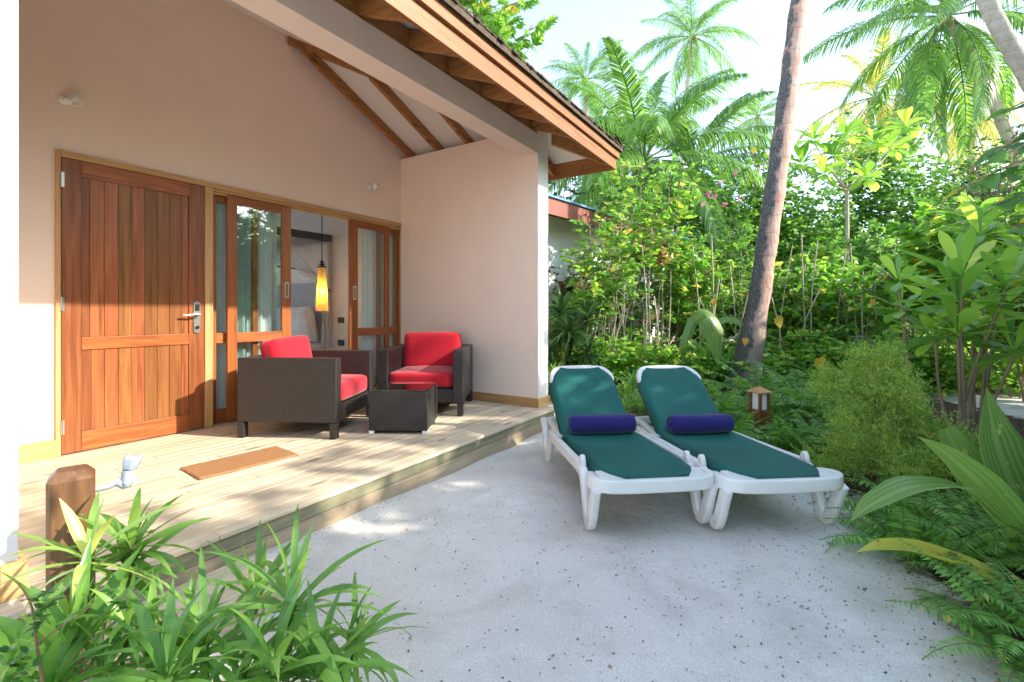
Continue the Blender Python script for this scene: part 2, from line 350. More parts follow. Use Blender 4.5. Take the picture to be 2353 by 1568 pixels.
M['l_pleat']=G('pleated_palm_leaf',[(0,(.05,.13,.016)),(1,(.10,.20,.025))],.4,rough=.35,spots=(16,.64,(.50,.50,.16)),stripe=(.30,.42,.14))
M['l_pleaty']=G('yellow_edged_palm_leaf',[(0,(.20,.25,.02)),(1,(.34,.33,.03))],.4,rough=.4,spots=(11,.60,(.16,.07,.03)),stripe=(.55,.50,.10))
M['flower']=G('pink_petal',[(0,(.55,.04,.18)),(1,(.75,.12,.30))],.3,rough=.6,tint=(1,.7,.8))
# ================================================================ ground
def ipoly(px,py,poly):
    ins=np.zeros(px.shape,bool); dmin=np.full(px.shape,1e9)
    n=len(poly)
    for i in range(n):
        x1,y1=poly[i];x2,y2=poly[(i+1)%n]
        c=((y1>py)!=(y2>py))&(px<(x2-x1)*(py-y1)/((y2-y1) if y2!=y1 else 1e-9)+x1); ins^=c
        L=(x2-x1)**2+(y2-y1)**2; tt=np.clip(((px-x1)*(x2-x1)+(py-y1)*(y2-y1))/L,0,1)
        dmin=np.minimum(dmin,np.hypot(px-x1-tt*(x2-x1),py-y1-tt*(y2-y1)))
    return np.where(ins,dmin,-dmin)
bed_pts=[(1254,925),(1450,975),(1700,1010),(1800,1050),(1930,1125),(2010,1200),(2080,1260),(2200,1400),(2300,1500),(2420,1600)]
BED=[tuple(gp(*p)[:2]) for p in bed_pts]
BED+=[tuple(gp(2900,1400)[:2]),tuple(gp(3200,1000)[:2]),tuple(gp(2353,960)[:2]),tuple(gp(2150,915)[:2]),tuple(gp(2000,885)[:2]),tuple(gp(1850,872)[:2]),tuple(gp(1740,870)[:2]),tuple(gp(1600,862)[:2]),tuple(gp(1400,850)[:2]),(9.5,5.5),(4.75,5.5)]
def gz(x,y):
    x=np.asarray(x,float);y=np.asarray(y,float)
    h=.012*np.sin(2.1*x+1.3*y)+.010*np.sin(3.7*y-1.9*x+1)+.006*np.sin(7*x+5*y)+.004*np.sin(11*y-9*x)
    nd=np.clip(1-np.abs(y-2.28)/.5,0,1)*np.clip((2.2-x)/1.5,-.3,1)*.035    # sand drifts up along the deck edge on the left
    bed=ipoly(x,y,BED); b=np.clip(bed/.6,0,1)*.05
    out=np.where((y>2.3)&(x<4.6),-.04,h*np.clip(1-(np.hypot(x,y)-14)/20,0,1)+nd*1+b-.008)
    return out
xs=np.concatenate([[-400,-150,-60,-25,-12,-6,-3],np.arange(-1.5,10.01,.07),[11,12,13.5,15,18,22,28,40,70,150,400]])
ys=np.concatenate([[-400,-150,-60,-25,-15,-10,-7],np.arange(-5,6.01,.07),[7,8,10,13,17,22,30,45,80,160,400]])
X,Y=np.meshgrid(xs,ys); Z=gz(X,Y); V=np.stack([X.ravel(),Y.ravel(),Z.ravel()],1)
nx=len(xs); ny=len(ys); ii=np.arange(nx*ny).reshape(ny,nx)
F=np.stack([ii[:-1,:-1],ii[:-1,1:],ii[1:,1:],ii[1:,:-1]],-1).reshape(-1,4)
me=np_mesh('ground',V,[F],M['sand'],True)
bd=ipoly(X.ravel(),Y.ravel(),BED); at=me.attributes.new('bed','FLOAT','POINT'); at.data.foreach_set('value',np.clip(.5+bd/.7,0,1).astype(np.float32))
g=obj('ground',me); tag(g,'pale coral sand yard with leaf specks, turning to dark soil under the planting',None,kind='structure')
def GZ(x,y): return float(gz(np.array([x]),np.array([y]))[0])
# ================================================================ bungalow
DZ=.18; FY=4.47
H=thing('bungalow','cream rendered holiday bungalow with open porch, cedar doors and timber eaves','bungalow')
def P(mb,name,mat,bevel=.002,seg=1,parent=None,**k): return mb.build(name,mat,parent or H,bevel=bevel,seg=seg,**k)
SL=.385
# facade wall
m=MB(); m.box(.48,1.079,FY,FY+.18,0,4.6); m.box(1.079,4.46,FY,FY+.18,2.334,4.6); m.box(4.46,4.60,FY,FY+.18,0,3.3)
P(m,'front_wall',M['paint'],.0)
m=MB(); m.box(4.374,4.592,2.441,FY-.001,.0,3.162); P(m,'side_wall',M['paint'],.004,2)
m=MB(); m.box(4.371,4.595,2.436,2.4405,.181,3.075); P(m,'wall_end',M['paint_lit'],0)
m=MB(); m.box(4.374,4.592,FY+.181,9,0,3.162); m.box(.27,.48,FY,9,0,4.4); m.box(.27,1.0,9,9.18,0,4.4); m.box(1.0,3.6,9,9.18,2.5,4.4); m.box(3.6,4.592,9,9.18,0,4.4); P(m,'rear_wall',M['paint_lit'],0)  # unseen opening in the back wall added to let daylight into the room
m=MB(); m.box(.27,.485,2.405,FY-.001,0,3.9); P(m,'side_wall',M['paint_lit'],.004,2)
m=MB(); m.box(.485,4.374,2.43,2.635,2.872,3.08); P(m,'porch_beam',M['paint'],.004,2)
# skirtings
m=MB(); m.box(.505,1.079,FY-.022,FY-.0005,DZ+.001,DZ+.125); P(m,'skirting_board',M['trim'])
m=MB(); m.box(4.353,4.3735,2.44,FY-.0005,DZ+.001,DZ+.095)
P(m,'skirting_board',wood('side_skirting_pine',(.34,.17,.06),(.50,.28,.11),(.6,.36,.16),axis=1,knots=False,var=.05))
m=MB(); m.box(4.353,4.612,2.418,2.4355,DZ+.001,DZ+.095); P(m,'skirting_board',M['trim'])
m=MB(); m.box(.20,.505,2.385,2.4045,DZ+.001,DZ+.13); m.box(.4855,.505,2.405,FY-.03,DZ+.001,DZ+.13); P(m,'skirting_board',M['trim'])
# door frame around both openings
fr=[(1.079,1.106,DZ,2.334),(2.040,2.106,DZ,2.290),(4.405,4.46,DZ,2.290)]
fo=H
for a,b,c,d in fr:
    m=MB(); m.box(a,b,FY-.022,FY+.12,c+.002,d); P(m,'door_frame',M['trim_z'],.003,2)
m=MB(); m.box(1.106,4.46,FY-.022,FY+.12,2.2905,2.334); P(m,'head_rail',M['trim'],.003,2)
m=MB(); m.box(2.11,4.40,FY+.0,FY+.12,2.268,2.290); m.box(2.11,4.40,FY+.028,FY+.038,2.25,2.268); P(m,'sliding_track',M['trim'],0)
# entry door
yb=FY-.004; 
door=MB(); door.box(1.108,2.038,yb+.012,yb+.045,DZ+.008,2.288)
D=door.build('entry_door',M['door'],H,bevel=0)
def dpart(boxes,name,mat,y0,y1,bv=.0025):
    if 'planks' in name:
        m=MB()
        for a,b,c,d in boxes: m.box(a,b,y0,y1,c,d)
        return m.build(name,mat,D,bevel=bv,seg=2)
    for a,b,c,d in boxes: MB().box(a,b,y0,y1,c,d).build(name,mat,D,bevel=bv,seg=2)
dpart([(1.109,1.219,DZ+.010,2.286),(1.917,2.036,DZ+.010,2.286)],'stile',M['door'],yb-.012,yb+.0115)
dpart([(1.2195,1.9165,2.175,2.286),(1.2195,1.9165,.922,1.012),(1.2195,1.9165,DZ+.010,.33)],'rail',M['door_x'],yb-.012,yb+.0115)
xsx=[1.2195,1.267,1.352,1.437,1.521,1.606,1.691,1.777,1.863,1.9165]
dpart([(xsx[i]+.001,xsx[i+1]-.001,1.0125,2.1745) for i in range(9)],'upper_planks',M['door'],yb-.001,yb+.0118,.002)
xl=[1.2195,1.275,1.352,1.437,1.521,1.606,1.691,1.777,1.863,1.9165]
dpart([(xl[i]+.001,xl[i+1]-.001,.3305,.9215) for i in range(9)],'lower_planks',M['door'],yb-.001,yb+.0118,.002)
# hinges and handle
for z0,z1 in ((2.078,2.182),(1.202,1.302),(.331,.43)):
    m=MB(); m.tube([(1.1075,yb-.022,z0),(1.1075,yb-.022,z1)],.0065,10); m.box(1.109,1.125,yb-.0150,yb-.0125,z0,z1); m.build('hinge',M['steel'],D)
m=MB(); pl=[]
for k in range(24):
    a=2*math.pi*k/24; pl.append((.027*math.cos(a),(.11 if math.sin(a)>=0 else -.11)+.027*math.sin(a)))
Mx=Matrix.Translation((1.975,yb-.013,1.149))@Matrix.Rotation(R(90),4,'X'); m.prism(pl,0,.010,Mx)
m.tube([(1.975,yb-.02,1.172),(1.975,yb-.062,1.172)],.010,12); m.tube([(1.980,yb-.060,1.172),(1.94,yb-.064,1.172),(1.855,yb-.058,1.170)],[.009,.0085,.0075],10)
m.mi=1; m.box(1.958,1.992,yb-.0275,yb-.0235,1.205,1.262); m.tube([(1.975,yb-.022,1.065),(1.975,yb-.032,1.065)],.015,14)
m.build('handle',[M['steel'],M['black']],D,bevel=.0015,seg=2)
# sliding sashes
def sash(name,x0,x1,sl,sr,y,zt=2.262,hand=None,mid=True,glassname='pane'):
    m=MB(); z0=DZ+.012
    m.box(x0,x0+sl,y,y+.032,z0,zt); m.box(x1-sr,x1,y,y+.032,z0,zt)
    s=m.build(name,M['slider'],H,bevel=.002,seg=2)
    a,b=x0+sl+.0005,x1-sr-.0005; wm=wood(name+'_rail',(.20,.06,.014),(.37,.135,.032),(.46,.19,.052),axis=0,knots=False,var=.05)
    for c_,d_ in ((zt-.075,zt),(z0,z0+.12),(.912,1.004)): MB().box(a,b,y+.001,y+.031,c_,d_).build('rail',wm,s,bevel=.002,seg=2)
    m=MB(); m.box(a-.004,b+.004,y+.012,y+.017,z0+.115,.916); m.box(a-.004,b+.004,y+.012,y+.017,1.0,zt-.07); m.build(glassname,M['glass'],s)
    if hand is not None:
        m=MB(); m.box(hand-.023,hand+.023,y-.003,y+.0005,1.335,1.497); m.mi=1; m.box(hand-.011,hand+.011,y-.0038,y-.0031,1.352,1.480); m.build('pull_handle',[M['steel'],M['slider']],s)
    return s
sash('sliding_door',2.244,2.865,.085,.095,FY+.012,hand=2.818)
sash('sliding_door',3.593,4.20,.115,.07,FY+.012,hand=3.66)
sash('fixed_window',2.112,2.55,.058,.05,FY+.060)
sash('fixed_window',4.05,4.402,.05,.05,FY+.060)
# porch roof: hip, front eave along X and right eave along Y
EX,EY=5.35,1.93
def zf(d,c): return c+SL*d
# outer rafter tails on the front (run along Y), bottom 2.90+SL*d
for x in (1.15,1.60,2.05,2.50,2.95,3.40,3.85,4.28):
    m=MB(); y0,y1=EY+.026,2.452
    m.hexa([(x-.022,y0,2.905),(x+.022,y0,2.905),(x+.022,y1,zf(y1-EY,2.905)),(x-.022,y1,zf(y1-EY,2.905)),(x-.022,y0,3.045),(x+.022,y0,3.045),(x+.022,y1,zf(y1-EY,3.043)),(x-.022,y1,zf(y1-EY,3.043))])
    P(m,'rafter_tail',M['rafter_y'])
m=MB(); m.box(.0,4.60,2.4525,2.49,3.083,zf(.522,3.046)); P(m,'wall_plate',M['rafter'])
m=MB(); m.box(4.575,4.61,2.492,9,3.083,3.33); P(m,'wall_plate',M['rafter_y'])
for y in (2.75,3.2,3.65,4.1,4.6,5.1,5.6,6.1,6.6):
    m=MB(); x0,x1=EX-.026,4.612; z=lambda x,c: zf(EX-x,c)
    m.hexa([(x1,y-.022,z(x1,2.905)),(x0,y-.022,2.905),(x0,y+.022,2.905),(x1,y+.022,z(x1,2.905)),(x1,y-.022,z(x1,3.043)),(x0,y-.022,3.045),(x0,y+.022,3.045),(x1,y+.022,z(x1,3.043))])
    P(m,'rafter_tail',M['rafter'])
# hip rafter outside and inside; the porch ceiling inside is a little steeper
def zi(x,c=0): return 3.165+.435*(4.43-x)+c
a_=Vector((EX-.03,EY+.03,0)); b_=Vector((EX-.56,EY+.56,0)); n_=Vector((1,1,0)).normalized()*.0225; m=MB(); v=[]
for c in (2.885,3.045): v+= [a_-n_+Vector((0,0,zf(.03,c))),a_+n_+Vector((0,0,zf(.03,c))),b_+n_+Vector((0,0,zf(.56,c))),b_-n_+Vector((0,0,zf(.56,c)))]
m.hexa(v); P(m,'hip_rafter',M['rafter'])
a_=Vector((4.36,2.92,0)); b_=Vector((2.82,4.46,0)); m=MB(); v=[]
for c in (.035,.115): v+= [a_-n_+Vector((0,0,zi(a_.x,c))),a_+n_+Vector((0,0,zi(a_.x,c))),b_+n_+Vector((0,0,zi(b_.x,c))),b_-n_+Vector((0,0,zi(b_.x,c)))]
m.hexa(v); P(m,'hip_rafter',M['rafter'])
for y in (4.355,3.88,3.42,2.98):
    m=MB(); x0=4.56; x1=7.28-y-.03; v=[]
    for c in (0,.115): v+= [(x1,y-.024,zi(x1,c)),(x0,y-.024,zi(x0,c)),(x0,y+.024,zi(x0,c)),(x1,y+.024,zi(x1,c))]
    m.hexa(v); P(m,'rafter',M['rafter'])
def hipsheet(m,x0,x1,y0,y1,c,th):
    """front plane and right plane of the hip between an outer corner (x1,y0) and inner limits; slab th thick"""
    e0=EX-x1; e1=y0-EY   # distance of the outer rim from the eave lines
    assert abs(e0-e1)<.02
    T=min(x1-x0,y1-y0)
    def pt(x,y,d,cc): return (x,y,zf(d,cc))
    for cc,flip in ((c,1),(c+th,0)):
        f=[pt(x0,y0,e1,cc),pt(x1,y0,e1,cc),pt(x1-T,y0+T,e1+T,cc),pt(x0,y0+T,e1+T,cc)]
        r=[pt(x1,y0,e1,cc),pt(x1,y1,e1,cc),pt(x1-T,y1,e1+T,cc),pt(x1-T,y0+T,e1+T,cc)]
        for q in (f,r):
            if x1-T<=x0+1e-6 and q is f: q=q[:3]
            m.add(q,[tuple(range(len(q)))[::-1] if flip else tuple(range(len(q)))])
    e=[(x0,y0),(x1,y0),(x1,y1)]
    for a,b in zip(e,e[1:]): m.add([(*a,zf(e1,c)),(*b,zf(e1,c)),(*b,zf(e1,c+th)),(*a,zf(e1,c+th))],[(0,1,2,3)])
m=MB(); hipsheet(m,-3.2,5.33,1.95,9.2,3.05,.012); P(m,'eave_ceiling',M['ceil'],0)
m=MB()
for k,c in enumerate((.1165,.127)):
    q=[(4.575,2.705,zi(4.575,c)),(4.575,FY,zi(4.575,c)),(7.28-FY,FY,zi(7.28-FY,c))]; f=[(.5,2.705,zi(4.575,c)),(4.575,2.705,zi(4.575,c)),(7.28-FY,FY,zi(7.28-FY,c)),(.5,FY,zi(7.28-FY,c))]
    m.add(q,[(0,1,2)] if k else [(2,1,0)]); m.add(f,[(0,1,2,3)] if k else [(3,2,1,0)])
P(m,'porch_ceiling',M['ceil'],0)
m=MB(); hipsheet(m,-3.25,5.41,1.87,9.3,3.105,.05); P(m,'roof',M['shingle'],0)
# fascias
m=MB(); m.box(-3.2,5.352,EY-.002,EY+.024,2.868,3.075); P(m,'fascia_board',M['rafter'],.003,2)
m=MB(); m.box(EX-.024,EX+.002,EY+.0245,9.1,2.868,3.075); P(m,'fascia_board',M['rafter_y'],.003,2)
m=MB(); m.box(-3.2,5.382,EY-.030,EY-.003,2.998,3.112); P(m,'fascia_board',M['rafter'],.003,2)
m=MB(); m.box(EX+.004,EX+.032,EY-.002,9.1,2.998,3.112); P(m,'fascia_board',M['rafter_y'],.003,2)
# shakes along both eaves, in courses
rs=random.Random(3); m=MB()
for c in range(5):
    d=-.070+c*.14; x=-3.2
    while x<EX+.06-d:
        wd=rs.uniform(.03,.09); j=rs.uniform(-.012,.008); zz=3.160+SL*(d+j)+.006*c; 
        y0=EY+d+j; L=.20; a=(x,y0,zz); xe=min(x+wd-.004,EX+.075-d)
        th=rs.uniform(.004,.010)
        m.hexa([(x,y0,zz-.008),(xe,y0,zz-.008),(xe,y0+L,zz+SL*L-.008),(x,y0+L,zz+SL*L-.008),(x,y0,zz+th),(xe,y0,zz+th),(xe,y0+L,zz+SL*L+th-.01),(x,y0+L,zz+SL*L+th-.01)])
        x+=wd
P(m,'shingle_course',M['shingle'],0)
m=MB()
for c in range(3):
    d=-.070+c*.14; y=EY+d
    while y<6:
        wd=rs.uniform(.03,.09); j=rs.uniform(-.012,.008); zz=3.160+SL*(d+j)+.006*c; x0=EX-d-j; L=.2; th=rs.uniform(.004,.010)
        m.hexa([(x0-L,y,zz+SL*L-.008),(x0,y,zz-.008),(x0,y+wd-.004,zz-.008),(x0-L,y+wd-.004,zz+SL*L-.008),(x0-L,y,zz+SL*L+th-.01),(x0,y,zz+th),(x0,y+wd-.004,zz+th),(x0-L,y+wd-.004,zz+SL*L+th-.01)])
        y+=wd
P(m,'shingle_course',M['shingle'],0)
# interior shell of the room
m=MB(); m.box(.482,4.372,FY+.182,8.998,.10,.185); P(m,'room_floor',wood('room_floor',(.38,.30,.22),(.48,.40,.31),(.56,.48,.38),axis=0,knots=False),0)
m=MB(); m.box(.482,4.372,FY+.182,8.998,3.0,3.02); P(m,'room_ceiling',plain('room_ceiling',(.78,.76,.73),.8),0)
# ================================================================ deck
T=thing('wooden_deck','pale timber porch deck with grooved boards and a low step at its left end','deck')
rd=random.Random(5); m=MB(); y=2.275; 
while y<FY+.1:
    wd=.092; x=-1.6+rd.uniform(-1,0)
    while x<4.50:
        L=rd.uniform(1.6,3.6); xe=min(x+L,4.50)
        if y+wd<2.40 or True: m.box(x,xe-.002,y,y+wd-.006,DZ-.026,DZ+rd.uniform(-.0006,.0006))
        x=xe
        if x>=4.5: break
    y+=wd
m.build('deck_boards',M['deck'],T,bevel=.003,seg=1)
m=MB(); m.box(-1.6,4.47,2.292,2.315,.080,DZ-.0275); m.build('upper_fascia_board',M['deck_green'],T,bevel=.002,seg=1)
m=MB(); m.box(-1.6,4.475,2.286,2.310,-.12,.0775); m.build('lower_fascia_board',M['riser'],T,bevel=.002,seg=1)
m=MB(); m.box(4.472,4.494,2.316,4.5,.05,DZ-.0275); m.box(4.470,4.492,2.316,4.5,-.1,.0475); m.build('end_fascia_board',M['riser'],T,bevel=.002,seg=1)
m=MB(); rr=random.Random(2)
for k,yy in enumerate((1.86,1.955,2.05,2.145)): m.box(-1.3,1.17+(k*.012),yy,yy+.089,.028,.052)
m.build('step_boards',M['deck'],T,bevel=.003,seg=1)
m=MB(); m.box(-1.3,1.165,1.862,1.885,-.1,.0265); m.build('step_fascia_board',M['deck'],T,bevel=.002)
m=MB(); m.tube([(0,.0018,0),(0,0,0)],.004,6); sc0=None
for x in np.arange(.6,4.3,.62):
    for z in (.10,.135,.02,.055):
        if sc0 is None: o=sc0=m.build('screw_head',M['steel'],T)
        else: o=sc0.copy(); link(o,T)
        o.location=(x,2.290 if z>.08 else 2.284,z)
# doormat
T=thing('doormat','thin tan coir doormat lying on the porch deck','doormat',(1.72,3.25,DZ+.001),R(-5.5))
nxm,nym=90,52; vs=[];fs=[]
for j in range(nym+1):
    for i in range(nxm+1):
        u=i/nxm*2-1;v=j/nym*2-1; e=.004*rd.uniform(-1,1) if abs(u)>.99 or abs(v)>.99 else 0
        vs.append((u*.312+e,v*.165+e,(.012+rd.uniform(-.0022,.0022)) if abs(u)<.99 and abs(v)<.99 else .0015))
fs=[(j*(nxm+1)+i,j*(nxm+1)+i+1,(j+1)*(nxm+1)+i+1,(j+1)*(nxm+1)+i) for j in range(nym) for i in range(nxm)]
MB().add(vs,fs,True).build('pile',M['coir'],T)
MB().box(-.312,.312,-.165,.165,0,.0014).build('backing',M['black'],T)
# ================================================================ wall lights
def wlight(x,z,label,k):
    T=thing('wall_light',label,'wall light',(x,FY,z),0,'white spot lights on the cream wall')
    m=MB(); Mx=Matrix.Rotation(R(90),4,'X')
    m2=MB(); m2.lathe([(.0,0),(.034,0),(.036,.006),(.033,.014),(.02,.018)],seg=20); 
    m2.v=[tuple(Mx@Vector(v)) for v in m2.v]; m2.build('base',M['white_metal'],T,smooth=False)
    m=MB(); m.tube([(0,-.015,0),(0.01,-.05,0)],.012,10); m.build('knuckle',M['white_metal'],T)
    mh=MB(); mh.lathe([(.0,.04),(.028,.04),(.031,.03),(.031,.012),(.0335,.010),(.034,-.035),(.032,-.037),(.026,-.033),(.0,-.030)],seg=24)
    o=mh.build('head',M['white_metal'],T); o.location=(.035,-.085,.0); o.rotation_euler=(R(-12),R(-8),0)
    ml=MB(); ml.lathe([(0,-.0325),(.025,-.0345)],seg=20); o2=ml.build('lens',plain('frosted_lens_%d'%k,(.5,.5,.47),.2),T); o2.location=o.location; o2.rotation_euler=o.rotation_euler; o2.name='lens'
    T.scale=(k,k,k)
wlight(1.13,2.70,'white adjustable spot light high on the wall above the cedar entry door',1.0)
wlight(3.86,2.69,'white adjustable spot light on the wall above the sliding doors near the porch corner',1.0)
# ================================================================ room contents
# bed with canopy
B=thing('canopy_bed','white made bed with dark canopy frame seen through the open sliding door','bed')
def bp(m,n,mt,**k): return m.build(n,mt,B,**k)
m=MB(); m.box(2.35,4.34,5.95,7.75,.22,.5); bp(m,'base',M['darkmetal'],bevel=.01)
m=MB(); m.box(2.33,4.32,5.93,7.77,.505,.74); bp(m,'mattress',M['white_cloth'],bevel=.05,seg=4)
m=MB(); m.box(2.33,3.9,5.90,7.79,.46,.77); bp(m,'duvet',M['white_cloth'],bevel=.04,seg=3)
for px,py in ((4.33,5.86),(2.33,5.86),(4.33,7.84),(2.33,7.84)):
    m=MB(); m.box(px-.03,px+.03,py-.03,py+.03,.19,2.2); bp(m,'post',plain('pale_post_%d'%int(px*10+py),(.5,.48,.47),.6))
dk=plain('charcoal_canopy_rail',(.09,.085,.095),.6)
m=MB(); m.box(2.3,4.36,5.83,5.89,2.2,2.30); m.box(2.3,4.36,7.81,7.87,2.2,2.30); m.box(4.30,4.36,5.89,7.81,2.2,2.30); m.box(2.3,2.36,5.89,7.81,2.2,2.30); bp(m,'canopy_rail',dk)
m=MB(); m.box(4.32,4.365,6.0,7.7,.5,1.62); bp(m,'headboard',plain('grey_headboard',(.42,.40,.42),.7),bevel=.01)
# mosquito net drapes
def drape(p0,p1,q0,q1,n=40,amp=.02,rows=14,ease=1.5):
    vs=[];fs=[]
    for j in range(rows+1):
        t=j/rows
        for i in range(n+1):
            s=i/n; a=Vector(p0).lerp(Vector(p1),s); b=Vector(q0).lerp(Vector(q1),s); p=a.lerp(b,t**ease if False else t)
            p=p+Vector((math.sin(s*n*1.05)*amp,math.cos(s*n*.9)*amp,0))*(.4+.6*(1-abs(2*t-1))); vs.append(p)
    fs=[(j*(n+1)+i,j*(n+1)+i+1,(j+1)*(n+1)+i+1,(j+1)*(n+1)+i) for j in range(rows) for i in range(n)]
    return vs,fs
NTb=thing('mosquito_net','sheer white mosquito net gathered at the right post of the canopy bed','mosquito net')
m=MB(); m.add(*drape((3.0,5.86,2.2),(4.31,5.86,2.2),(4.22,5.80,1.55),(4.30,5.84,1.5),n=30),True); m.add(*drape((4.22,5.80,1.5),(4.31,5.84,1.5),(4.08,5.72,.32),(4.31,5.84,.25),n=24,amp=.025),True)
m.add(*drape((4.33,5.9,2.2),(4.33,7.5,2.2),(4.30,5.85,1.55),(4.31,5.9,1.5),n=30,amp=.012),True); m.build('net_cloth',M['net'],NTb)
m=MB(); m.tube([(4.20,5.79,1.52),(4.26,5.765,1.50),(4.32,5.81,1.49)],.012,8); m.build('tie_band',plain('red_tie',(.4,.05,.03),.7),NTb)
def pillow(name,label,loc,rot,s,mat,cat='pillow',grp=None):
    me=bmesh.new(); bmesh.ops.create_grid(me,x_segments=16,y_segments=16,size=1)
    top=[(v.co.x,v.co.y) for v in me.verts]; me.free()
    n=17; vs=[];fs=[]
    for sg in (1,-1):
        for j in range(n):
            for i in range(n):
                u=i/(n-1)*2-1;v=j/(n-1)*2-1
                h=(max(0,1-u**4)*max(0,1-v**4))**.5; pin=1-.06*(1-abs(u))**0*(1-h)
                wr=.015*math.sin(7*u+3*v)*h
                vs.append((u*s[0]*(1-.07*(1-v*v)*0-.05*(1-abs(v))*abs(u)),v*s[1]*(1-.05*(1-abs(u))*abs(v)),sg*(s[2]*h+wr*sg*.4)))
    for b in (0,n*n):
        for j in range(n-1):
            for i in range(n-1):
                q=(b+j*n+i,b+j*n+i+1,b+(j+1)*n+i+1,b+(j+1)*n+i); fs.append(q if b==0 else q[::-1])
    o=MB().add(vs,fs,True).build(name,mat); o.location=loc; o.rotation_euler=rot; tag(o,label,cat,grp); return o
pillow('pillow','white pillow standing upright against the grey headboard',(4.14,6.22,1.02),(R(78),0,R(84)),(.34,.26,.09),M['white_cloth'])
pillow('pillow','second white pillow behind, further along the bed head',(4.20,6.85,1.02),(R(78),0,R(88)),(.34,.26,.09),M['white_cloth'])
# reading lamp arm on headboard wall
T=thing('reading_lamp','thin black swing-arm reading lamp over the bed head','reading lamp')
m=MB(); m.tube(catmull([(4.33,6.05,1.72),(4.22,6.25,1.80),(4.05,6.6,1.86),(3.98,6.78,1.86)],6),.011,8); m.build('arm',M['black'],T)
m=MB(); m.lathe([(.0,.05),(.02,.045),(.04,0),(.037,0),(.0,.02)],(3.98,6.80,1.82),14); m.build('head',M['black'],T)
# sockets
for z,lb in ((1.075,'upper black wall socket beside the bed, below the hanging lamp'),(.755,'lower black wall socket beside the bed')):
    m=MB(); m.box(4.362,4.3715,5.575,5.705,z-.04,z+.04); m.mi=1; m.box(4.3595,4.3615,5.59,5.635,z-.027,z+.027); m.box(4.3595,4.3615,5.645,5.69,z-.027,z+.027)
    o=m.build('wall_socket',[M['black'],plain('grey_insert',(.10,.09,.08),.4)]); tag(o,lb,'wall socket','black wall sockets')
# pendant lamp
PX,PY=3.785,5.26
T=thing('pendant_lamp','lit yellow tapered paper pendant lamp on a black rod inside the bedroom','pendant lamp',(PX,PY,0))
t=NT('lit_paper_shade'); v=t.coords(); n=t.noise(v,9,5,.7,.8); n2=t.noise(v,28,4,.7)
c=t.mix(t.ramp(n,[(.4,0.),(.62,1.)]),(.78,.58,.20),(.46,.30,.08)); c=t.mix(t.ramp(n2,[(.35,0.),(.7,.5)]),c,(.85,.72,.38))
t.col(c,.7); t.l(c,t.b.inputs['Emission Color']); t.b.inputs['Emission Strength'].default_value=.10; tr=t.n('ShaderNodeBsdfTranslucent'); t.l(c,tr.inputs[0]); ms=t.n('ShaderNodeMixShader',i_0=.6); t.l(t.b.outputs[0],ms.inputs[1]); t.l(tr.outputs[0],ms.inputs[2]); t.l(ms.outputs[0],t.out.inputs[0]); shade_mat=t.m
m=MB(); zb=1.205; ztop=1.765
prof=[(.078,zb),(.045,ztop)]
vs=[];s4=20
for r,z in prof+[(.073,zb),(.041,ztop)]:
    for k in range(s4): a=2*math.pi*k/s4; vs.append((r*math.cos(a),r*math.sin(a),z))
m.add(vs,[(k,(k+1)%s4,s4+(k+1)%s4,s4+k) for k in range(s4)]+[(2*s4+k,3*s4+k,3*s4+(k+1)%s4,2*s4+(k+1)%s4) for k in range(s4)],True); m.build('lamp_shade',shade_mat,T)
m=MB(); m.lathe([(.0,ztop-.01),(.055,ztop-.008),(.055,ztop+.008),(.02,ztop+.010),(.018,ztop+.026),(.042,ztop+.03),(.042,ztop+.042),(.016,ztop+.045),(.014,ztop+.062),(.032,ztop+.066),(.032,ztop+.076),(.012,ztop+.08),(.0,ztop+.085)],seg=20); m.build('cap',M['black'],T)
m=MB(); m.tube([(0,0,ztop+.08),(0,0,2.995)],.006,8); m.build('rod',M['black'],T)
m=MB(); m.lathe([(0,2.97),(.05,2.972),(.05,2.999)],seg=16); m.build('ceiling_rose',M['black'],T)
pl_=bpy.data.lights.new('pendant_bulb','POINT'); pl_.energy=3.2; pl_.color=(1,.80,.46); pl_.shadow_soft_size=.04; po=bpy.data.objects.new('pendant_bulb',pl_); link(po); po.location=(PX,PY,1.45)
# bedroom curtains
def curtain(x0,x1,label,y=FY+.165,seed=0,amp=.030):
    rr=random.Random(seed); n=160; vs=[];fs=[]; T=thing('curtain',label,'curtain',group='pale curtains behind the sliding doors')
    for j,z in enumerate((.22,.8,1.4,2.0,2.34)):
        for i in range(n+1):
            s=i/n; ph=s*(x1-x0)/.085*2*math.pi; vs.append((x0+(x1-x0)*s+.012*math.sin(ph*.5+j*.2),y+amp*math.sin(ph+.3*math.sin(ph*.37))+.006*math.sin(j+ph*.2),z))
    fs=[(j*(n+1)+i,j*(n+1)+i+1,(j+1)*(n+1)+i+1,(j+1)*(n+1)+i) for j in range(4) for i in range(n)]
    MB().add(vs,fs,True).build('curtain_cloth',M['curtain'],T)
    m=MB(); m.tube([(x0-.03,y,2.36),(x1+.03,y,2.36)],.012,8); m.build('curtain_rod',M['steel'],T)
curtain(2.15,2.80,'pale grey pleated curtain behind the left sliding door glass',seed=1)
curtain(3.86,4.34,'pale grey pleated curtain behind the right sliding door glass',y=FY+.125,seed=2,amp=.016)
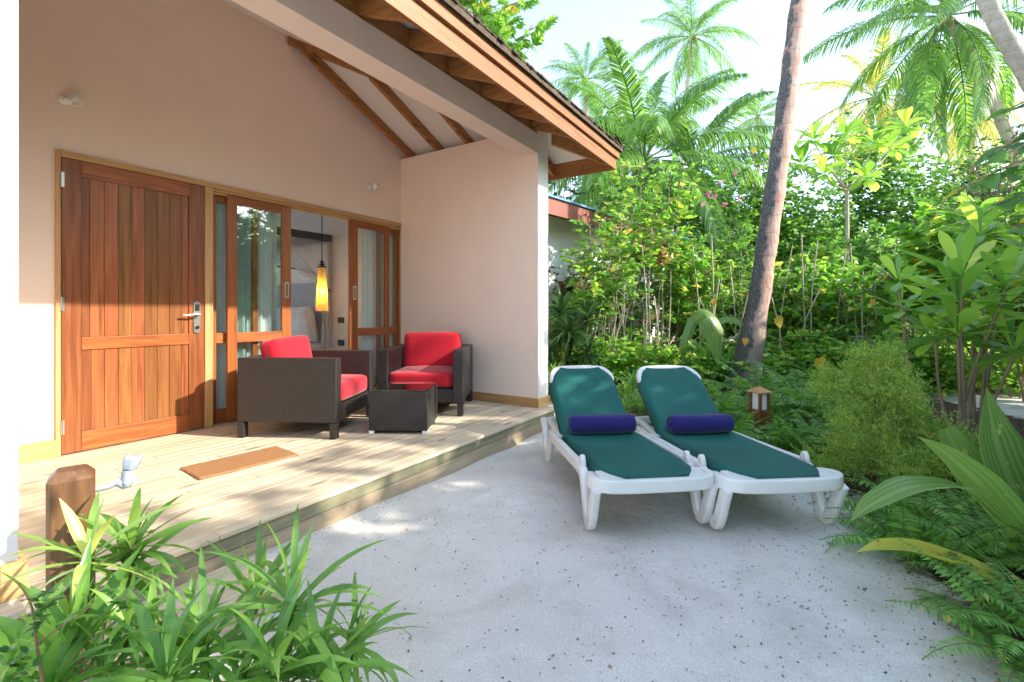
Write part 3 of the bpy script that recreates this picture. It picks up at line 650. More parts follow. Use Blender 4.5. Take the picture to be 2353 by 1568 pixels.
# ================================================================ wicker armchairs and table
def cushion(sx,sy,sz,name,parent,loc,rot=(0,0,0),mat=None,puff=.012,bv=.038):
    n=14; bm=bmesh.new(); bmesh.ops.create_cube(bm,size=2); bmesh.ops.subdivide_edges(bm,edges=bm.edges[:],cuts=n-1,use_grid_fill=True)
    r=bv
    hx,hy,hz=sx/2,sy/2,sz/2
    for v in bm.verts:
        c=v.co.copy()
        p=Vector((c.x*hx,c.y*hy,c.z*hz))
        q=Vector((max(-hx+r,min(hx-r,p.x)),max(-hy+r,min(hy-r,p.y)),max(-hz+r,min(hz-r,p.z))))
        d=p-q
        if d.length>1e-6: p=q+d.normalized()*min(r,d.length) if True else p
        k=(1-c.x**2)*(1-c.y**2); p.z+=puff*k*(1 if c.z>0 else -1)*abs(c.z); kk=(1-c.x**2)*(1-c.z**2); p.y+=puff*.6*kk*c.y
        kk=(1-c.y**2)*(1-c.z**2); p.x+=puff*.6*kk*c.x
        p+=Vector((0,0,1))*.0025*math.sin(9*p.x+5*p.y+sx*30)
        v.co=p
    me=bpy.data.meshes.new(name); bm.to_mesh(me); bm.free(); me.materials.append(mat); me.polygons.foreach_set('use_smooth',[True]*len(me.polygons))
    o=obj(name,me,parent); o.location=loc; o.rotation_euler=rot; return o
CW,CD,CH=.84,.82,.645
def armchair(label,loc,rz):
    """local: x across, front at y=0, back at y=CD"""
    T=thing('wicker_armchair',label,'armchair',loc,rz,'black wicker armchairs with red cushions on the deck')
    aw=.10
    for sgn in (0,1):
        x0=0 if sgn==0 else CW-aw; x1=x0+aw
        m=MB(); m.box(x0,x1,0,CD,.13,CH); m.build('arm',M['wicker'],T,bevel=.008,seg=2,uv=True)
        for y0 in (0.0,CD-.058):
            xx=x0 if sgn==0 else x1-.058
            m=MB(); m.box(xx,xx+.058,y0,y0+.058,.004,.1295); m.build('leg',M['wicker'],T,bevel=.006,seg=2,uv=True)
    m=MB(); m.box(aw+.0005,CW-aw-.0005,CD-.10,CD,.13,CH-.0005); m.build('back',M['wicker'],T,bevel=.008,seg=2,uv=True)
    m=MB(); m.box(aw+.0005,CW-aw-.0005,.012,CD-.101,.13,.265); m.build('seat_base',M['wicker'],T,bevel=.006,seg=2,uv=True)
    cushion(CW-2*aw-.01,.68,.155,'seat_cushion',T,(CW/2,.352,.345),mat=M['red'],puff=.014)
    cushion(CW-2*aw-.02,.15,.40,'back_cushion',T,(CW/2,CD-.205,.585),rot=(R(-12),0,0),mat=M['red'],puff=.012,bv=.045)
    return T
# chair facing along +/-: local -y is the front. direction front = (sin rz, -cos rz)
armchair('black wicker armchair with red cushions beside the sliding doors, showing its outer side',(2.419,3.182,DZ),R(28.6))
armchair('black wicker armchair with red cushions by the side wall, facing the table',(3.188,3.572,DZ),R(-59.5))
T=thing('wicker_side_table','low black wicker cube table with a glass top between the red cushioned armchairs','side table',(3.01,3.02,DZ),R(31.4))
hs=.245
m=MB(); m.box(-hs,hs,-hs,hs,.028,.352); m.build('woven_body',M['wicker'],T,bevel=.008,seg=2,uv=True)
m=MB(); m.box(-hs+.004,hs-.004,-hs+.004,hs-.004,.356,.366); m.build('glass_top',M['tglass'],T,bevel=.002,seg=2)
for sx_ in (-1,1):
    for sy_ in (-1,1):
        m=MB(); cx,cy=sx_*(hs-.05),sy_*(hs-.022); m.box(cx-.05,cx+.05,cy-.02,cy+.02,.002,.0275); m.build('foot',M['white_metal'],T,bevel=.002)
# ================================================================ loungers
def rprof(a,b,n=12,p=4):
    out=[]
    for k in range(n):
        t=2*math.pi*(k+.5)/n; c,s=math.cos(t),math.sin(t); out.append((a*abs(c)**(2/p)*(1 if c>0 else -1),b*abs(s)**(2/p)*(1 if s>0 else -1)))
    return out
def lounger(label,loc,rz,tw):
    T=thing('sun_lounger',label,'sun lounger',loc,rz,'white resin loungers with green slings on the sand')
    # local: x along from foot (0) to head, y across (+y left of the walker seen from the foot end), z up
    hw=.326
    def side(s):
        y=s*hw
        pts=[(.045,y,.262),(.07,y,.20),(.112,y,.085),(.150,y,.036),(.188,y,.060),(.225,y,.135),(.262,y,.225),(.33,y,.280),(.55,y,.274),(.85,y,.262),(1.12,y,.248),(1.19,y,.205),(1.27,y,.09),(1.325,y,.036),(1.375,y,.06),(1.425,y,.17),(1.47,y,.255),(1.53,y,.285)]
        P=catmull(pts,5); m=MB(); m.tube(P,1.0,14,prof=rprof(.023,.033,14,5),up=(0,1,0)); 
        return m.build('side_leg_frame',M['resin'],T)
    for s in (-1,1):
        side(s)
        # raised lug on the knee
        m=MB(); y=s*(hw-.004)
        pl=[(.285,.27),(.29,.315),(.30,.345),(.315,.362),(.332,.362),(.345,.347),(.352,.32),(.375,.31),(.40,.30),(.41,.27)]
        Mx=Matrix.Translation((0,y+.014,0))@Matrix.Rotation(R(90),4,'X'); m.prism(pl,0,.028,Mx); m.build('side_lug',M['resin'],T,bevel=.006,seg=3)
        # link rail from the rear end forward to the backrest pivot
        m=MB(); y2=s*(hw-.048); m.tube(catmull([(1.50,y2,.285),(1.40,y2,.292),(1.2,y2,.275),(1.04,y2,.262)],5),1,12,prof=rprof(.024,.02),up=(0,1,0)); m.build('backrest_support',M['resin'],T)
    # foot end bar, swept in plan with rounded corners
    yy=.337; pts=[(.20,yy-.025,.270),(.13,yy-.008,.283),(.07,yy-.012,.287),(.022,yy-.06,.287),(.006,yy-.13,.287),(0,.10,.287),(0,-.10,.287),(.006,-yy+.13,.287),(.022,-yy+.06,.287),(.07,-yy+.012,.287),(.13,-yy+.008,.283),(.20,-yy+.025,.270)]
    m=MB(); m.tube(catmull(pts,6),1,20,prof=rprof(.035,.022,20,7),up=(0,0,1)); m.build('foot_bar',M['resin'],T)
    m=MB(); m.box(.012,.17,-.30,.30,.286,.321); m.build('foot_deck',M['resin'],T,bevel=.012,seg=3)
    m=MB(); m.tube([(.10,.235,.285),(.10,.235,.225)],.012,10); m.tube([(.10,-.235,.285),(.10,-.235,.225)],.012,10); m.build('stud',M['resin'],T)
    m=MB(); m.tube(catmull([(1.50,-.31,.285),(1.535,-.22,.285),(1.54,0,.285),(1.535,.22,.285),(1.50,.31,.285)],5),1,12,prof=rprof(.028,.028),up=(0,0,1)); m.build('rear_bar',M['resin'],T)
    # seat frame rails under sling
    hf=.272
    for s in (-1,1):
        m=MB(); m.tube([(.12,s*(hf-.04),.290),(1.04,s*(hf-.04),.272)],1,10,prof=rprof(.018,.018,10),up=(0,1,0)); m.build('seat_rail',M['resin'],T)
    pv=Vector((1.04,0,.30)); ba=R(36)
    bx=lambda u,y,h:(pv.x+u*math.cos(ba)-h*math.sin(ba),y,pv.z+u*math.sin(ba)+h*math.cos(ba))
    # headrest frame
    L=.70; pts=[(.0,hf-.045),(.35,hf-.045),(L-.20,hf-.035),(L-.13,hf-.018),(L-.06,hf-.035),(L-.012,hf-.085),(L,.08),(L,-.08),(L-.012,-hf+.085),(L-.06,-hf+.035),(L-.13,-hf+.018),(L-.20,-hf+.035),(.35,-hf+.045),(0,-hf+.045)]
    m=MB(); m.tube(catmull([bx(u,y,-.040 if u<L-.21 else (-.03 if u<L-.15 else -.012)) for u,y in pts],6),1,12,prof=rprof(.030,.022),up=bx(0,0,1) and (-math.sin(ba),0,math.cos(ba))); m.build('backrest_frame',M['resin'],T)
    # slings: slab with rounded long edges, slight sag
    def sling(name,stations,chf,end):
        # stations: list of (pos fn arg u, halfwidth)
        prof=[]; n=20
        vs=[];fs=[];
        for (u,h_) in stations:
            for k in range(n+1):
                q=k/n; y=(-1+2*q)
                # profile across: drop at the edges
                e=max(0,abs(y)-.90)/.10; zz=-.062*(e**1.6) -.012*(1-y*y); yy=y*h_ if e==0 else (math.copysign(.90*h_+.10*h_*math.sin(e*math.pi/2)*1.0,y))
                vs.append(end(u,yy,zz+.018))
        nn=n+1
        fs=[(i*nn+k,i*nn+k+1,(i+1)*nn+k+1,(i+1)*nn+k) for i in range(len(stations)-1) for k in range(n)]
        o=MB().add(vs,fs,True).build(name,M['sling'],T); sd=o.modifiers.new('s','SOLIDIFY'); sd.thickness=.004; sd.offset=-1; return o
    seat=lambda u,y,h:(u,y,.327-.022*(u/1.04)+h*.9-.010)
    sling('seat_sling',[(.012,.185),(.04,.205),(.09,.245),(.15,.278),(.3,.283),(.6,.283),(.9,.283),(1.03,.283),(1.055,.28)],0,seat)
    back=lambda u,y,h:bx(u,y,h)
    sling('back_sling',[(-.01,.28),(.1,.283),(.3,.283),(L-.17,.283),(L-.12,.270),(L-.06,.222),(L-.014,.185)],0,back)
    # rolled towel
    return T
def towel(label,lt,cx,ln,rad,rzj):
    T=thing('rolled_towel',label,'towel',group='rolled violet towels on the loungers')
    n=28; vs=[];fs=[];seg=26
    rr=random.Random(int(cx*100))
    for i in range(seg+1):
        s=i/seg*2-1; e=max(0,abs(s)-.90)/.10; r=rad*(1-.14*e*e)
        for k in range(n):
            a=2*math.pi*k/n; rz_=r*(1+.018*math.sin(3*a+2*s)+.012*math.sin(5*a-3*s+1)); sag=1-.07*max(0,-math.sin(a))
            vs.append((rz_*math.cos(a),s*ln/2,rz_*math.sin(a)*sag))
    fs=[(i*n+k,i*n+(k+1)%n,(i+1)*n+(k+1)%n,(i+1)*n+k) for i in range(seg) for k in range(n)]
    m=MB().add(vs,fs,True)
    for sg in (-1,1):  # spiral end
        pts=[]
        for k in range(70):
            a=k*.32; r=rad*.80*(1-k/78); pts.append((r*math.cos(a),sg*(ln/2-.001),r*math.sin(a)*.97))
        m.tube(pts,rad*.075,5)
        m.add([(0,sg*(ln/2-.006),0)]+[(rad*.8*math.cos(2*math.pi*k/n),sg*(ln/2-.004),rad*.78*math.sin(2*math.pi*k/n)) for k in range(n)],[(0,1+k,1+(k+1)%n) if sg<0 else (0,1+(k+1)%n,1+k) for k in range(n)])
    e0=[]; 
    for i in range(13): q=i/12*2-1; e0.append((rad*math.cos(.9)+.002,q*ln*.46,rad*math.sin(.9)+.002+.0015*math.sin(q*9)))
    m.tube(e0,.006,6); m.build('roll',M['towel'],T)
    L=lt.matrix_basis; p=L@Vector((cx,0,.305+rad+.008)); T.location=p; T.rotation_euler=(0,0,lt.rotation_euler[2]+rzj)
O1=(2.505,.672); O2=(2.872,.085)
lt1=lounger('white resin sun lounger with green sling nearer the deck',(O1[0],O1[1],0.0),R(39.2),0)
lt2=lounger('white resin sun lounger with green sling nearer the fern bed',(O2[0],O2[1],0.0),R(37.6),0)
bpy.context.view_layer.update()
towel('rolled violet towel lying on the lounger nearer the deck',lt1,.96,.47,.068,R(-1.5))
towel('rolled violet towel lying on the lounger nearer the fern bed',lt2,.97,.46,.068,R(1))
# ================================================================ path light
b=gp(1745,1005); T=thing('path_light','short brown wooden bollard light with orange pitched cap among the ferns','bollard light',(b.x,b.y,GZ(b.x,b.y)-.02),R(-36))
wd=wood('bollard_wood',(.10,.035,.015),(.19,.07,.03),(.27,.11,.05),axis=2,knots=False,var=.08)
m=MB()
for a in (-1,1):
    for c in (-1,1): m.box(a*.052-.012,a*.052+.012,c*.052-.012,c*.052+.012,.20,.455)
m.build('corner_bar',wd,T,bevel=.002)
m=MB(); m.box(-.062,.062,-.062,.062,.13,.295); m.build('lower_box',wd,T,bevel=.002)
m=MB(); m.box(-.03,.03,-.03,.03,0,.1295); m.build('stem',wd,T,bevel=.002)
m=MB(); m.box(-.047,.047,-.047,.047,.296,.452); m.build('lens',plain('milky_lens',(.80,.82,.84),.35),T,bevel=.003)
m=MB(); m.add([(-.08,-.08,.457),(.08,-.08,.457),(.08,.08,.457),(-.08,.08,.457),(-.08,-.08,.466),(.08,-.08,.466),(.08,.08,.466),(-.08,.08,.466),(0,0,.515)],[(3,2,1,0),(0,1,5,4),(1,2,6,5),(2,3,7,6),(3,0,4,7),(4,5,8),(5,6,8),(6,7,8),(7,4,8)])
m.build('cap',plain('orange_cap',(.55,.26,.08),.5,var=.15),T)
# ================================================================ tap post
T=thing('tap_post','brown timber post with a grey plastic tap standing at the deck step','tap post',(.515,1.97,0),R(-17))
m=MB(); s=.056; ht=.705
prof=[]
v=[]
for z,k in ((-.05,1),(ht-.026,1),(ht,.62)):
    c_=.012 if k==1 else .008; a=s*k
    v+= [(a-c_,-a,z),(a,-a+c_,z),(a,a-c_,z),(a-c_,a,z),(-a+c_,a,z),(-a,a-c_,z),(-a,-a+c_,z),(-a+c_,-a,z)]
m.add(v,[tuple(range(7,-1,-1)),tuple(range(16,24))]+[(j*8+i,j*8+(i+1)%8,(j+1)*8+(i+1)%8,(j+1)*8+i) for j in range(2) for i in range(8)])
m.build('post',M['post'],T,bevel=.002,seg=2)
gp_=plain('grey_plastic_tap',(.36,.40,.47),.4,var=.04)
tp=MB(); tp.tube(catmull([(s-.002,0,.625),(s+.03,0,.626),(s+.055,0,.634),(s+.075,0,.622),(s+.083,0,.670)],4),[.010]*8+[.013]*4+[.018]*5,12); 
tp.tube(catmull([(s+.073,0,.654),(s+.088,0,.648),(s+.095,0,.634),(s+.097,0,.622)],4),[.013]*6+[.011]*7,12)
tp.build('tap_body',gp_,T)
hm=MB(); vs=[]
for r,z in ((.019,0),(.024,.016),(.027,.034),(.020,.046)):
    for k in range(7): a=2*math.pi*k/7; vs.append((r*math.cos(a)*1.05,r*math.sin(a),z))
hm.add(vs,[tuple(range(6,-1,-1)),tuple(range(21,28))]+[(j*7+k,j*7+(k+1)%7,(j+1)*7+(k+1)%7,(j+1)*7+k) for j in range(3) for k in range(7)])
o=hm.build('tap_handle',gp_,T,bevel=.0015,seg=1); o.location=(s+.084,0,.671); o.rotation_euler=(0,R(18),R(10))
# ================================================================ neighbouring house
NB=thing('neighbour_bungalow','white walled neighbouring bungalow with red-brown fascia and blue roof edge behind the shrubs','house')
a=Vector((6.75,3.75,0)); b_=Vector((15.4,2.45,0)); dx=(b_-a).normalized(); nn=Vector((-dx.y,dx.x,0))
def fr(u,v,z): return tuple(a+dx*u+nn*v+Vector((0,0,z)))
Mn=Matrix(((dx.x,nn.x,0,a.x),(dx.y,nn.y,0,a.y),(0,0,1,0),(0,0,0,1)))
white=plain('white_house_render',(.80,.82,.82),.8,var=.03,spec=.2)
m=MB(); m.box(-1.5,.9,0.25,.45,0,2.9,Mn); m.box(.9,1.95,.25,.45,0,1.1,Mn); m.box(.9,1.95,.25,.45,1.75,2.9,Mn); m.box(1.95,8.2,.25,.45,0,2.9,Mn); m.box(-1.5,-1.3,.45,6,0,2.9,Mn); m.box(8.0,8.2,.45,6,0,2.9,Mn); m.box(-1.5,8.2,6,6.2,0,2.9,Mn)
m.build('wall',white,NB)
brn=plain('red_brown_fascia',(.27,.085,.06),.6,var=.12)
m=MB(); m.box(-1.9,8.7,-.30,-.27,2.74,3.0,Mn); m.build('fascia_board',brn,NB)
m=MB(); m.box(-1.9,8.7,-.34,-.26,3.003,3.035,Mn); m.build('roof_edge',plain('blue_flashing',(.12,.30,.50),.5),NB)
m=MB(); m.hexa([Mn@Vector(q) for q in ((-1.9,-.26,2.95),(8.7,-.26,2.95),(8.7,3.2,4.3),(-1.9,3.2,4.3),(-1.9,-.26,3.0),(8.7,-.26,3.0),(8.7,3.2,4.35),(-1.9,3.2,4.35))])
m.hexa([Mn@Vector(q) for q in ((-1.9,3.202,4.3),(8.7,3.202,4.3),(8.7,6.6,2.95),(-1.9,6.6,2.95),(-1.9,3.202,4.35),(8.7,3.202,4.35),(8.7,6.6,3.0),(-1.9,6.6,3.0))]); m.build('roof',plain('grey_roof_sheet',(.35,.33,.30),.8),NB)
m=MB(); m.box(.9,1.0,.20,.46,1.1,1.75,Mn); m.box(1.85,1.95,.20,.46,1.1,1.75,Mn); m.box(1.0,1.85,.20,.46,1.1,1.17,Mn); m.box(1.0,1.85,.20,.46,1.67,1.75,Mn); w_=m.build('window',brn,NB)
m=MB(); m.box(1.0,1.85,.30,.31,1.17,1.67,Mn); m.build('pane',M['glass'],w_)
m=MB(); m.box(1.0,1.85,.40,.42,1.17,1.67,Mn); m.build('blind',plain('dark_blind',(.12,.14,.17),.7),w_)
# far white wall behind right-hand shrubs
c=wp(2120,716,17); fw_=MB(); fw_.box(-3,3,-.1,.1,0,1.9); fw_.box(-3.05,3.05,-.14,.14,1.9,1.98)
for k in range(6): fw_.box(-2.9+k*1.1,-2.78+k*1.1,-.13,-.1,0,1.9)
o=fw_.build('garden_wall',white); o.location=(c.x,c.y,0); o.rotation_euler=(0,0,R(-45)); tag(o,'far white garden wall glimpsed between the right-hand shrubs','garden wall')
# ================================================================ foliage generators
def unit(a): return a/np.maximum(np.linalg.norm(a,axis=-1,keepdims=True),1e-9)
def T_oval(w=.30,cur=.10,fold=.07,tip=.06):
    V=np.array([[0,0,0],[.28,-w*.92,fold],[.28,0,0],[.28,w*.92,fold],[.66,-w*.72,fold*.6-cur*.4],[.66,0,-cur*.5],[.66,w*.72,fold*.6-cur*.4],[1,0,-cur*1.6]],float)
    return V,[np.array([[0,2,1],[0,3,2],[4,5,7],[5,6,7]]),np.array([[1,2,5,4],[2,3,6,5]])]
def T_dia(w=.30,cur=.12):
    V=np.array([[0,0,0],[.42,-w,.06],[.45,0,-.02],[.42,w,.06],[1,0,-cur]],float)
    return V,[np.array([[0,2,1],[0,3,2],[1,2,4],[2,3,4]])]
def T_heart():
    V=np.array([[0,0,0],[-.10,-.26,.03],[.22,-.46,.08],[.25,0,0],[.22,.46,.08],[-.10,.26,.03],[.62,-.30,.02],[.64,0,-.05],[.62,.30,.02],[1,0,-.16]],float)
    return V,[np.array([[0,3,1],[1,3,2],[0,5,3],[5,4,3],[6,7,9],[7,8,9]]),np.array([[2,3,7,6],[3,4,8,7]])]
def T_lobed():
    o=[(0,0)]; f=[]
    V=[[0,0,0]];
    mid=[(t,0,-.10*t*t) for t in (.15,.32,.5,.68,.84,1.0)]
    V+= [list(m) for m in mid]
    F3=[];
    lob=[(.12,.30,.17),(.30,.44,.16),(.50,.42,.15),(.69,.30,.13)]
    for s in (-1,1):
        for i,(t,wd,sp) in enumerate(lob):
            b=len(V); V+=[[t-.05,s*.05,.01],[t+wd*.62,s*wd,-.04],[t+sp,s*.06,.01]]
            F3.append([b,b+1,b+2] if s<0 else [b,b+2,b+1])
            V+=[[t+.02,s*wd*.62,.02],[t+.20,s*wd*.72,0]]
            F3+= [[b,b+3,b+1],[b+2,b+1,b+4]] if s<0 else [[b,b+1,b+3],[b+2,b+4,b+1]]
        F=[[0,1],[1,2],[2,3],[3,4],[4,5],[5,6]]
        b=len(V); V+=[[.1,s*.09,.015],[.3,s*.11,.0],[.5,s*.11,-.01],[.7,s*.10,-.03],[.86,s*.09,-.06]]
        seq=[0,1,2,3,4,5,6]; e=[0,b,b+1,b+2,b+3,b+4,6]
        for k in range(6):
            q=[seq[k],seq[k+1],e[k+1],e[k]]; q=[x for i,x in enumerate(q) if x not in q[:i]]
            if len(q)==3: F3.append(q if s>0 else q[::-1])
            else: F3+= [[q[0],q[1],q[2]],[q[0],q[2],q[3]]] if s>0 else [[q[2],q[1],q[0]],[q[3],q[2],q[0]]]
    return np.array(V,float),[np.array(F3)]
OVAL=T_oval(); DIA=T_dia(); HEART=T_heart(); LOBED=T_lobed(); NARROW=T_oval(.11,.12,.03); ROUND=T_oval(.40,.12,.08); DIAN=T_dia(.13,.15); OBOV=None
def cloud(P,D,N,S,tmpl):
    TV,TF=tmpl; P=np.asarray(P,float);D=unit(np.asarray(D,float));N=np.asarray(N,float);S=np.asarray(S,float).reshape(-1,1,1)
    W=unit(np.cross(N,D)+1e-6); N2=np.cross(D,W)
    V=P[:,None,:]+S*(TV[None,:,0:1]*D[:,None,:]+TV[None,:,1:2]*W[:,None,:]+TV[None,:,2:3]*N2[:,None,:])
    k=len(TV); n=len(P); off=(np.arange(n)*k)[:,None,None]
    return V.reshape(-1,3),[(f[None]+off).reshape(-1,f.shape[1]) for f in TF]
class Geo:
    def __init__(s): s.V=[];s.F=[];s.n=0
    def add(s,V,F):
        s.V.append(V); s.F+=[f+s.n for f in F]; s.n+=len(V)
    def mesh(s,name,mat,smooth=False):
        by={}
        for f in s.F: by.setdefault(f.shape[1],[]).append(f)
        return np_mesh(name,np.concatenate(s.V),[np.concatenate(v) for v in by.values()],mat,smooth)
def ribbons(P,az,e0,bend,L,W,prof,fold=.12,tw=None,power=1.4,zig=0):
    """curved leaves. arrays of per-leaf values; prof: half width profile along the leaf"""
    P=np.asarray(P,float); n=len(P); prof=np.asarray(prof,float); S=len(prof)-1
    az=np.asarray(az,float);e0=np.asarray(e0,float);bend=np.asarray(bend,float);L=np.asarray(L,float);W=np.asarray(W,float)
    t=np.linspace(0,1,S+1); e=e0[:,None]-bend[:,None]*t[None]**power
    d=np.stack([np.cos(e)*np.cos(az)[:,None],np.cos(e)*np.sin(az)[:,None],np.sin(e)],-1)
    st=d[:,:-1]*(L/S)[:,None,None]; C=P[:,None,:]+np.concatenate([np.zeros((n,1,3)),np.cumsum(st,1)],1)
    sd=np.stack([-np.sin(az),np.cos(az),np.zeros(n)],-1)[:,None,:]*np.ones((1,S+1,1)); up=np.cross(d,sd)
    if tw is not None:
        tw=np.asarray(tw)[:,None,None]; sd,up=sd*np.cos(tw)+up*np.sin(tw),up*np.cos(tw)-sd*np.sin(tw)
    w=(W[:,None]*prof[None])[:,:,None]
    cols=[-1,-.5,0,.5,1] if zig else [-1,0,1]
    rows=[]
    for c in cols:
        h=fold*abs(c)
        rows.append(C+sd*w*c+up*w*h)
    V=np.stack(rows,2); k=len(cols)
    idx=np.arange(n*(S+1)*k).reshape(n,S+1,k)
    F=np.stack([idx[:,:-1,:-1],idx[:,:-1,1:],idx[:,1:,1:],idx[:,1:,:-1]],-1).reshape(-1,4)
    return V.reshape(-1,3),[F]
def grow(rs,Hh,spread,nst,t0=.3,bl=.55,bstep=.16,lstep=.06,ls=.09,updir=.6,lean=(0,0),wob=.08,r0=.014,tipc=3,fork=True,maxb=30):
    """returns stem tubes MB and leaf arrays"""
    m=MB(); P=[];D=[];N=[];S=[]
    for s in range(nst):
        a=rs.uniform(0,6.283); q=rs.uniform(.15,1)**.6; hh=Hh*rs.uniform(.72,1.0)*(1-.18*q)
        b=Vector((math.cos(a)*.12*spread*rs.random()*2,math.sin(a)*.12*spread*rs.random()*2,-.03))
        tp=Vector((math.cos(a)*spread*q*.62+lean[0],math.sin(a)*spread*q*.62+lean[1],hh))
        c=[b]
        for k in (1,2,3): c.append(b.lerp(tp,k/4)+Vector((rs.gauss(0,wob),rs.gauss(0,wob),0))*hh*.25-Vector((math.cos(a),math.sin(a),0))*spread*q*.10)
        c.append(tp); C=catmull(c,4); n=len(C)
        m.tube(C,[r0*(1-.75*i/(n-1)) for i in range(n)],6,cap=False)
        Lk=hh; nb=min(maxb,int(Lk*(1-t0)/bstep)+1)
        for k in range(nb):
            t=t0+(1-t0)*(k+rs.random())/nb; x=t*(n-1); i=min(int(x),n-2); p=C[i].lerp(C[i+1],x-i); sd=(C[i+1]-C[i]).normalized()
            ba=rs.uniform(0,6.283); L=bl*rs.uniform(.5,1.15)*(1.15-.65*t)
            bd=Vector((math.cos(ba),math.sin(ba),updir*rs.uniform(.3,1.4))).normalized()
            e1=p+bd*L*.5+Vector((0,0,.03*L)); e2=p+bd*L+Vector((rs.gauss(0,.05),rs.gauss(0,.05),-.10*L+.1*L*updir))
            br=[p,e1,e2]; m.tube(br,[r0*.38,r0*.28,r0*.12],4,cap=False)
            nl=max(3,int(L/lstep))
            for j in range(nl):
                u=.18+.82*(j+.5*rs.random())/nl
                pp=p.lerp(e1,u*2) if u<.5 else e1.lerp(e2,u*2-1); dd=(e1-p if u<.5 else e2-e1).normalized()
                sidev=dd.cross(Vector((0,0,1))); 
                if sidev.length<.1: sidev=Vector((1,0,0))
                sidev.normalize(); sg=1 if j%2 else -1
                ld=(dd*rs.uniform(.35,.9)+sidev*sg*rs.uniform(.6,1.1)+Vector((0,0,rs.uniform(-.55,.25)))).normalized()
                P.append(pp);D.append(ld);N.append((rs.gauss(0,.75),rs.gauss(0,.75),.8));S.append(ls*rs.uniform(.6,1.2))
            for j in range(tipc):
                aa=rs.uniform(0,6.283); ld=(bd*.6+Vector((math.cos(aa),math.sin(aa),rs.uniform(-.3,.6)))*.7).normalized()
                P.append(e2);D.append(ld);N.append((rs.gauss(0,.75),rs.gauss(0,.75),.8));S.append(ls*rs.uniform(.6,1.1))
    return m,[np.array([tuple(p) for p in P]),np.array([tuple(p) for p in D]),np.array(N),np.array(S)]
def shrub(name,label,cat,loc,mat,tmpl=OVAL,seed=0,group=None,stem='stem',rz=0,dead=0,**k):
    rs=random.Random(seed); T=thing(name,label,cat,loc,rz,group)
    m,L=grow(rs,**k)
    m.build('stems',M[stem],T); g=Geo(); g.add(*cloud(*L,tmpl)); obj('foliage',g.mesh('foliage',mat),T)
    if dead:
        rr=np.random.default_rng(seed); n=dead; ctr=rr.normal(0,1,(7,3))*[.28,.28,.45]+[0,0,k['Hh']*.45]
        P=ctr[rr.integers(0,7,n)]+rr.normal(0,.05,(n,3)); D=rr.normal(0,.6,(n,3))+[0,0,-.8]
        g=Geo(); g.add(*cloud(P,D,rr.normal(0,1,(n,3)),rr.uniform(.06,.11,n),T_oval(.38,.5,.25))); obj('withered_leaves',g.mesh('withered_leaves',M['l_dead']),T)
    return T
# ---------------------------------------------------------------- palm crown
def frond(rs,g,base,az,e0,bend,L,nl=44,ll=.9,lw=.030,rach=None,hang=.6,sparse=0):
    S=14; t=np.linspace(0,1,S+1); e=e0-bend*t**1.35
    azv=az+rs.uniform(-.12,.12)*t
    d=np.stack([np.cos(e)*np.cos(azv),np.cos(e)*np.sin(azv),np.sin(e)],-1); C=np.array(base)+np.concatenate([[[0,0,0]],np.cumsum(d[:-1]*L/S,0)])
    if rach is not None: rach.tube([Vector(c) for c in C],[.030*(1-.85*x) for x in t],4,cap=False)
    u=np.linspace(.16,.985,nl); u=np.repeat(u,2)+np.array([rs.uniform(-.004,.004) for _ in range(nl*2)]); x=u*S; i=np.clip(x.astype(int),0,S-1); f=(x-i)[:,None]
    p=C[i]*(1-f)+C[i+1]*f; dd=d[i]; sd=np.stack([-np.sin(azv[i]),np.cos(azv[i]),0*u],-1); up=np.cross(dd,sd)
    sg=np.where(np.arange(nl*2)%2==0,1.,-1.)[:,None]
    prof=(np.clip((u-.10)/.22,0,1)**.6*np.clip((1.06-u)/.55,0,1)**.7)
    LL=ll*L/3.5*prof*np.array([rs.uniform(.85,1.1) for _ in range(nl*2)])
    k=np.array([rs.uniform(.8,1.25) for _ in range(nl*2)])[:,None]
    o=unit(sd*sg*.95+dd*(.55+.5*u[:,None])+up*.18+np.array([[rs.gauss(0,.06),rs.gauss(0,.06),rs.gauss(0,.08)] for _ in range(nl*2)]))
    gr=np.array([[0,0,-1.]])
    o2=unit(o+gr*hang*k); o3=unit(o+gr*hang*2.4*k)
    p1=p+o*(LL*.34)[:,None]; p2=p1+o2*(LL*.36)[:,None]; p3=p2+o3*(LL*.34)[:,None]
    w=lw*L/3.5; wv=unit(np.cross(o,up+.35*sd*sg))
    V=np.stack([p-wv*w*.35,p+wv*w*.35,p1-wv*w*.5,p1+wv*w*.5,p2-wv*w*.38,p2+wv*w*.38,p3],1)
    n=len(p); of=(np.arange(n)*7)[:,None]
    g.add(V.reshape(-1,3),[np.concatenate([np.array([[0,1,3,2]])+of,np.array([[2,3,5,4]])+of]),np.array([[4,5,6]])+of])
def palm_meshes(seed,nf,L,mat,young=.2,nl=44,hang=.55,emin=-.75,ll=.92,lw=.032):
    rs=random.Random(seed); g=Geo(); r=MB()
    for k in range(nf):
        q=k/(nf-1); e0=1.35-(1.35-emin)*q**.9+rs.uniform(-.12,.12); az=k*2.39996+rs.uniform(-.25,.25)
        frond(rs,g,(0.08*math.cos(az),.08*math.sin(az),0.1*(1-q)),az,e0,rs.uniform(.8,1.35)*(.75+.4*(1-q)),L*rs.uniform(.85,1.08)*(1 if q>.12 else .8),nl=nl,rach=r,hang=hang,ll=ll,lw=lw)
    return g.mesh('crown',mat),r
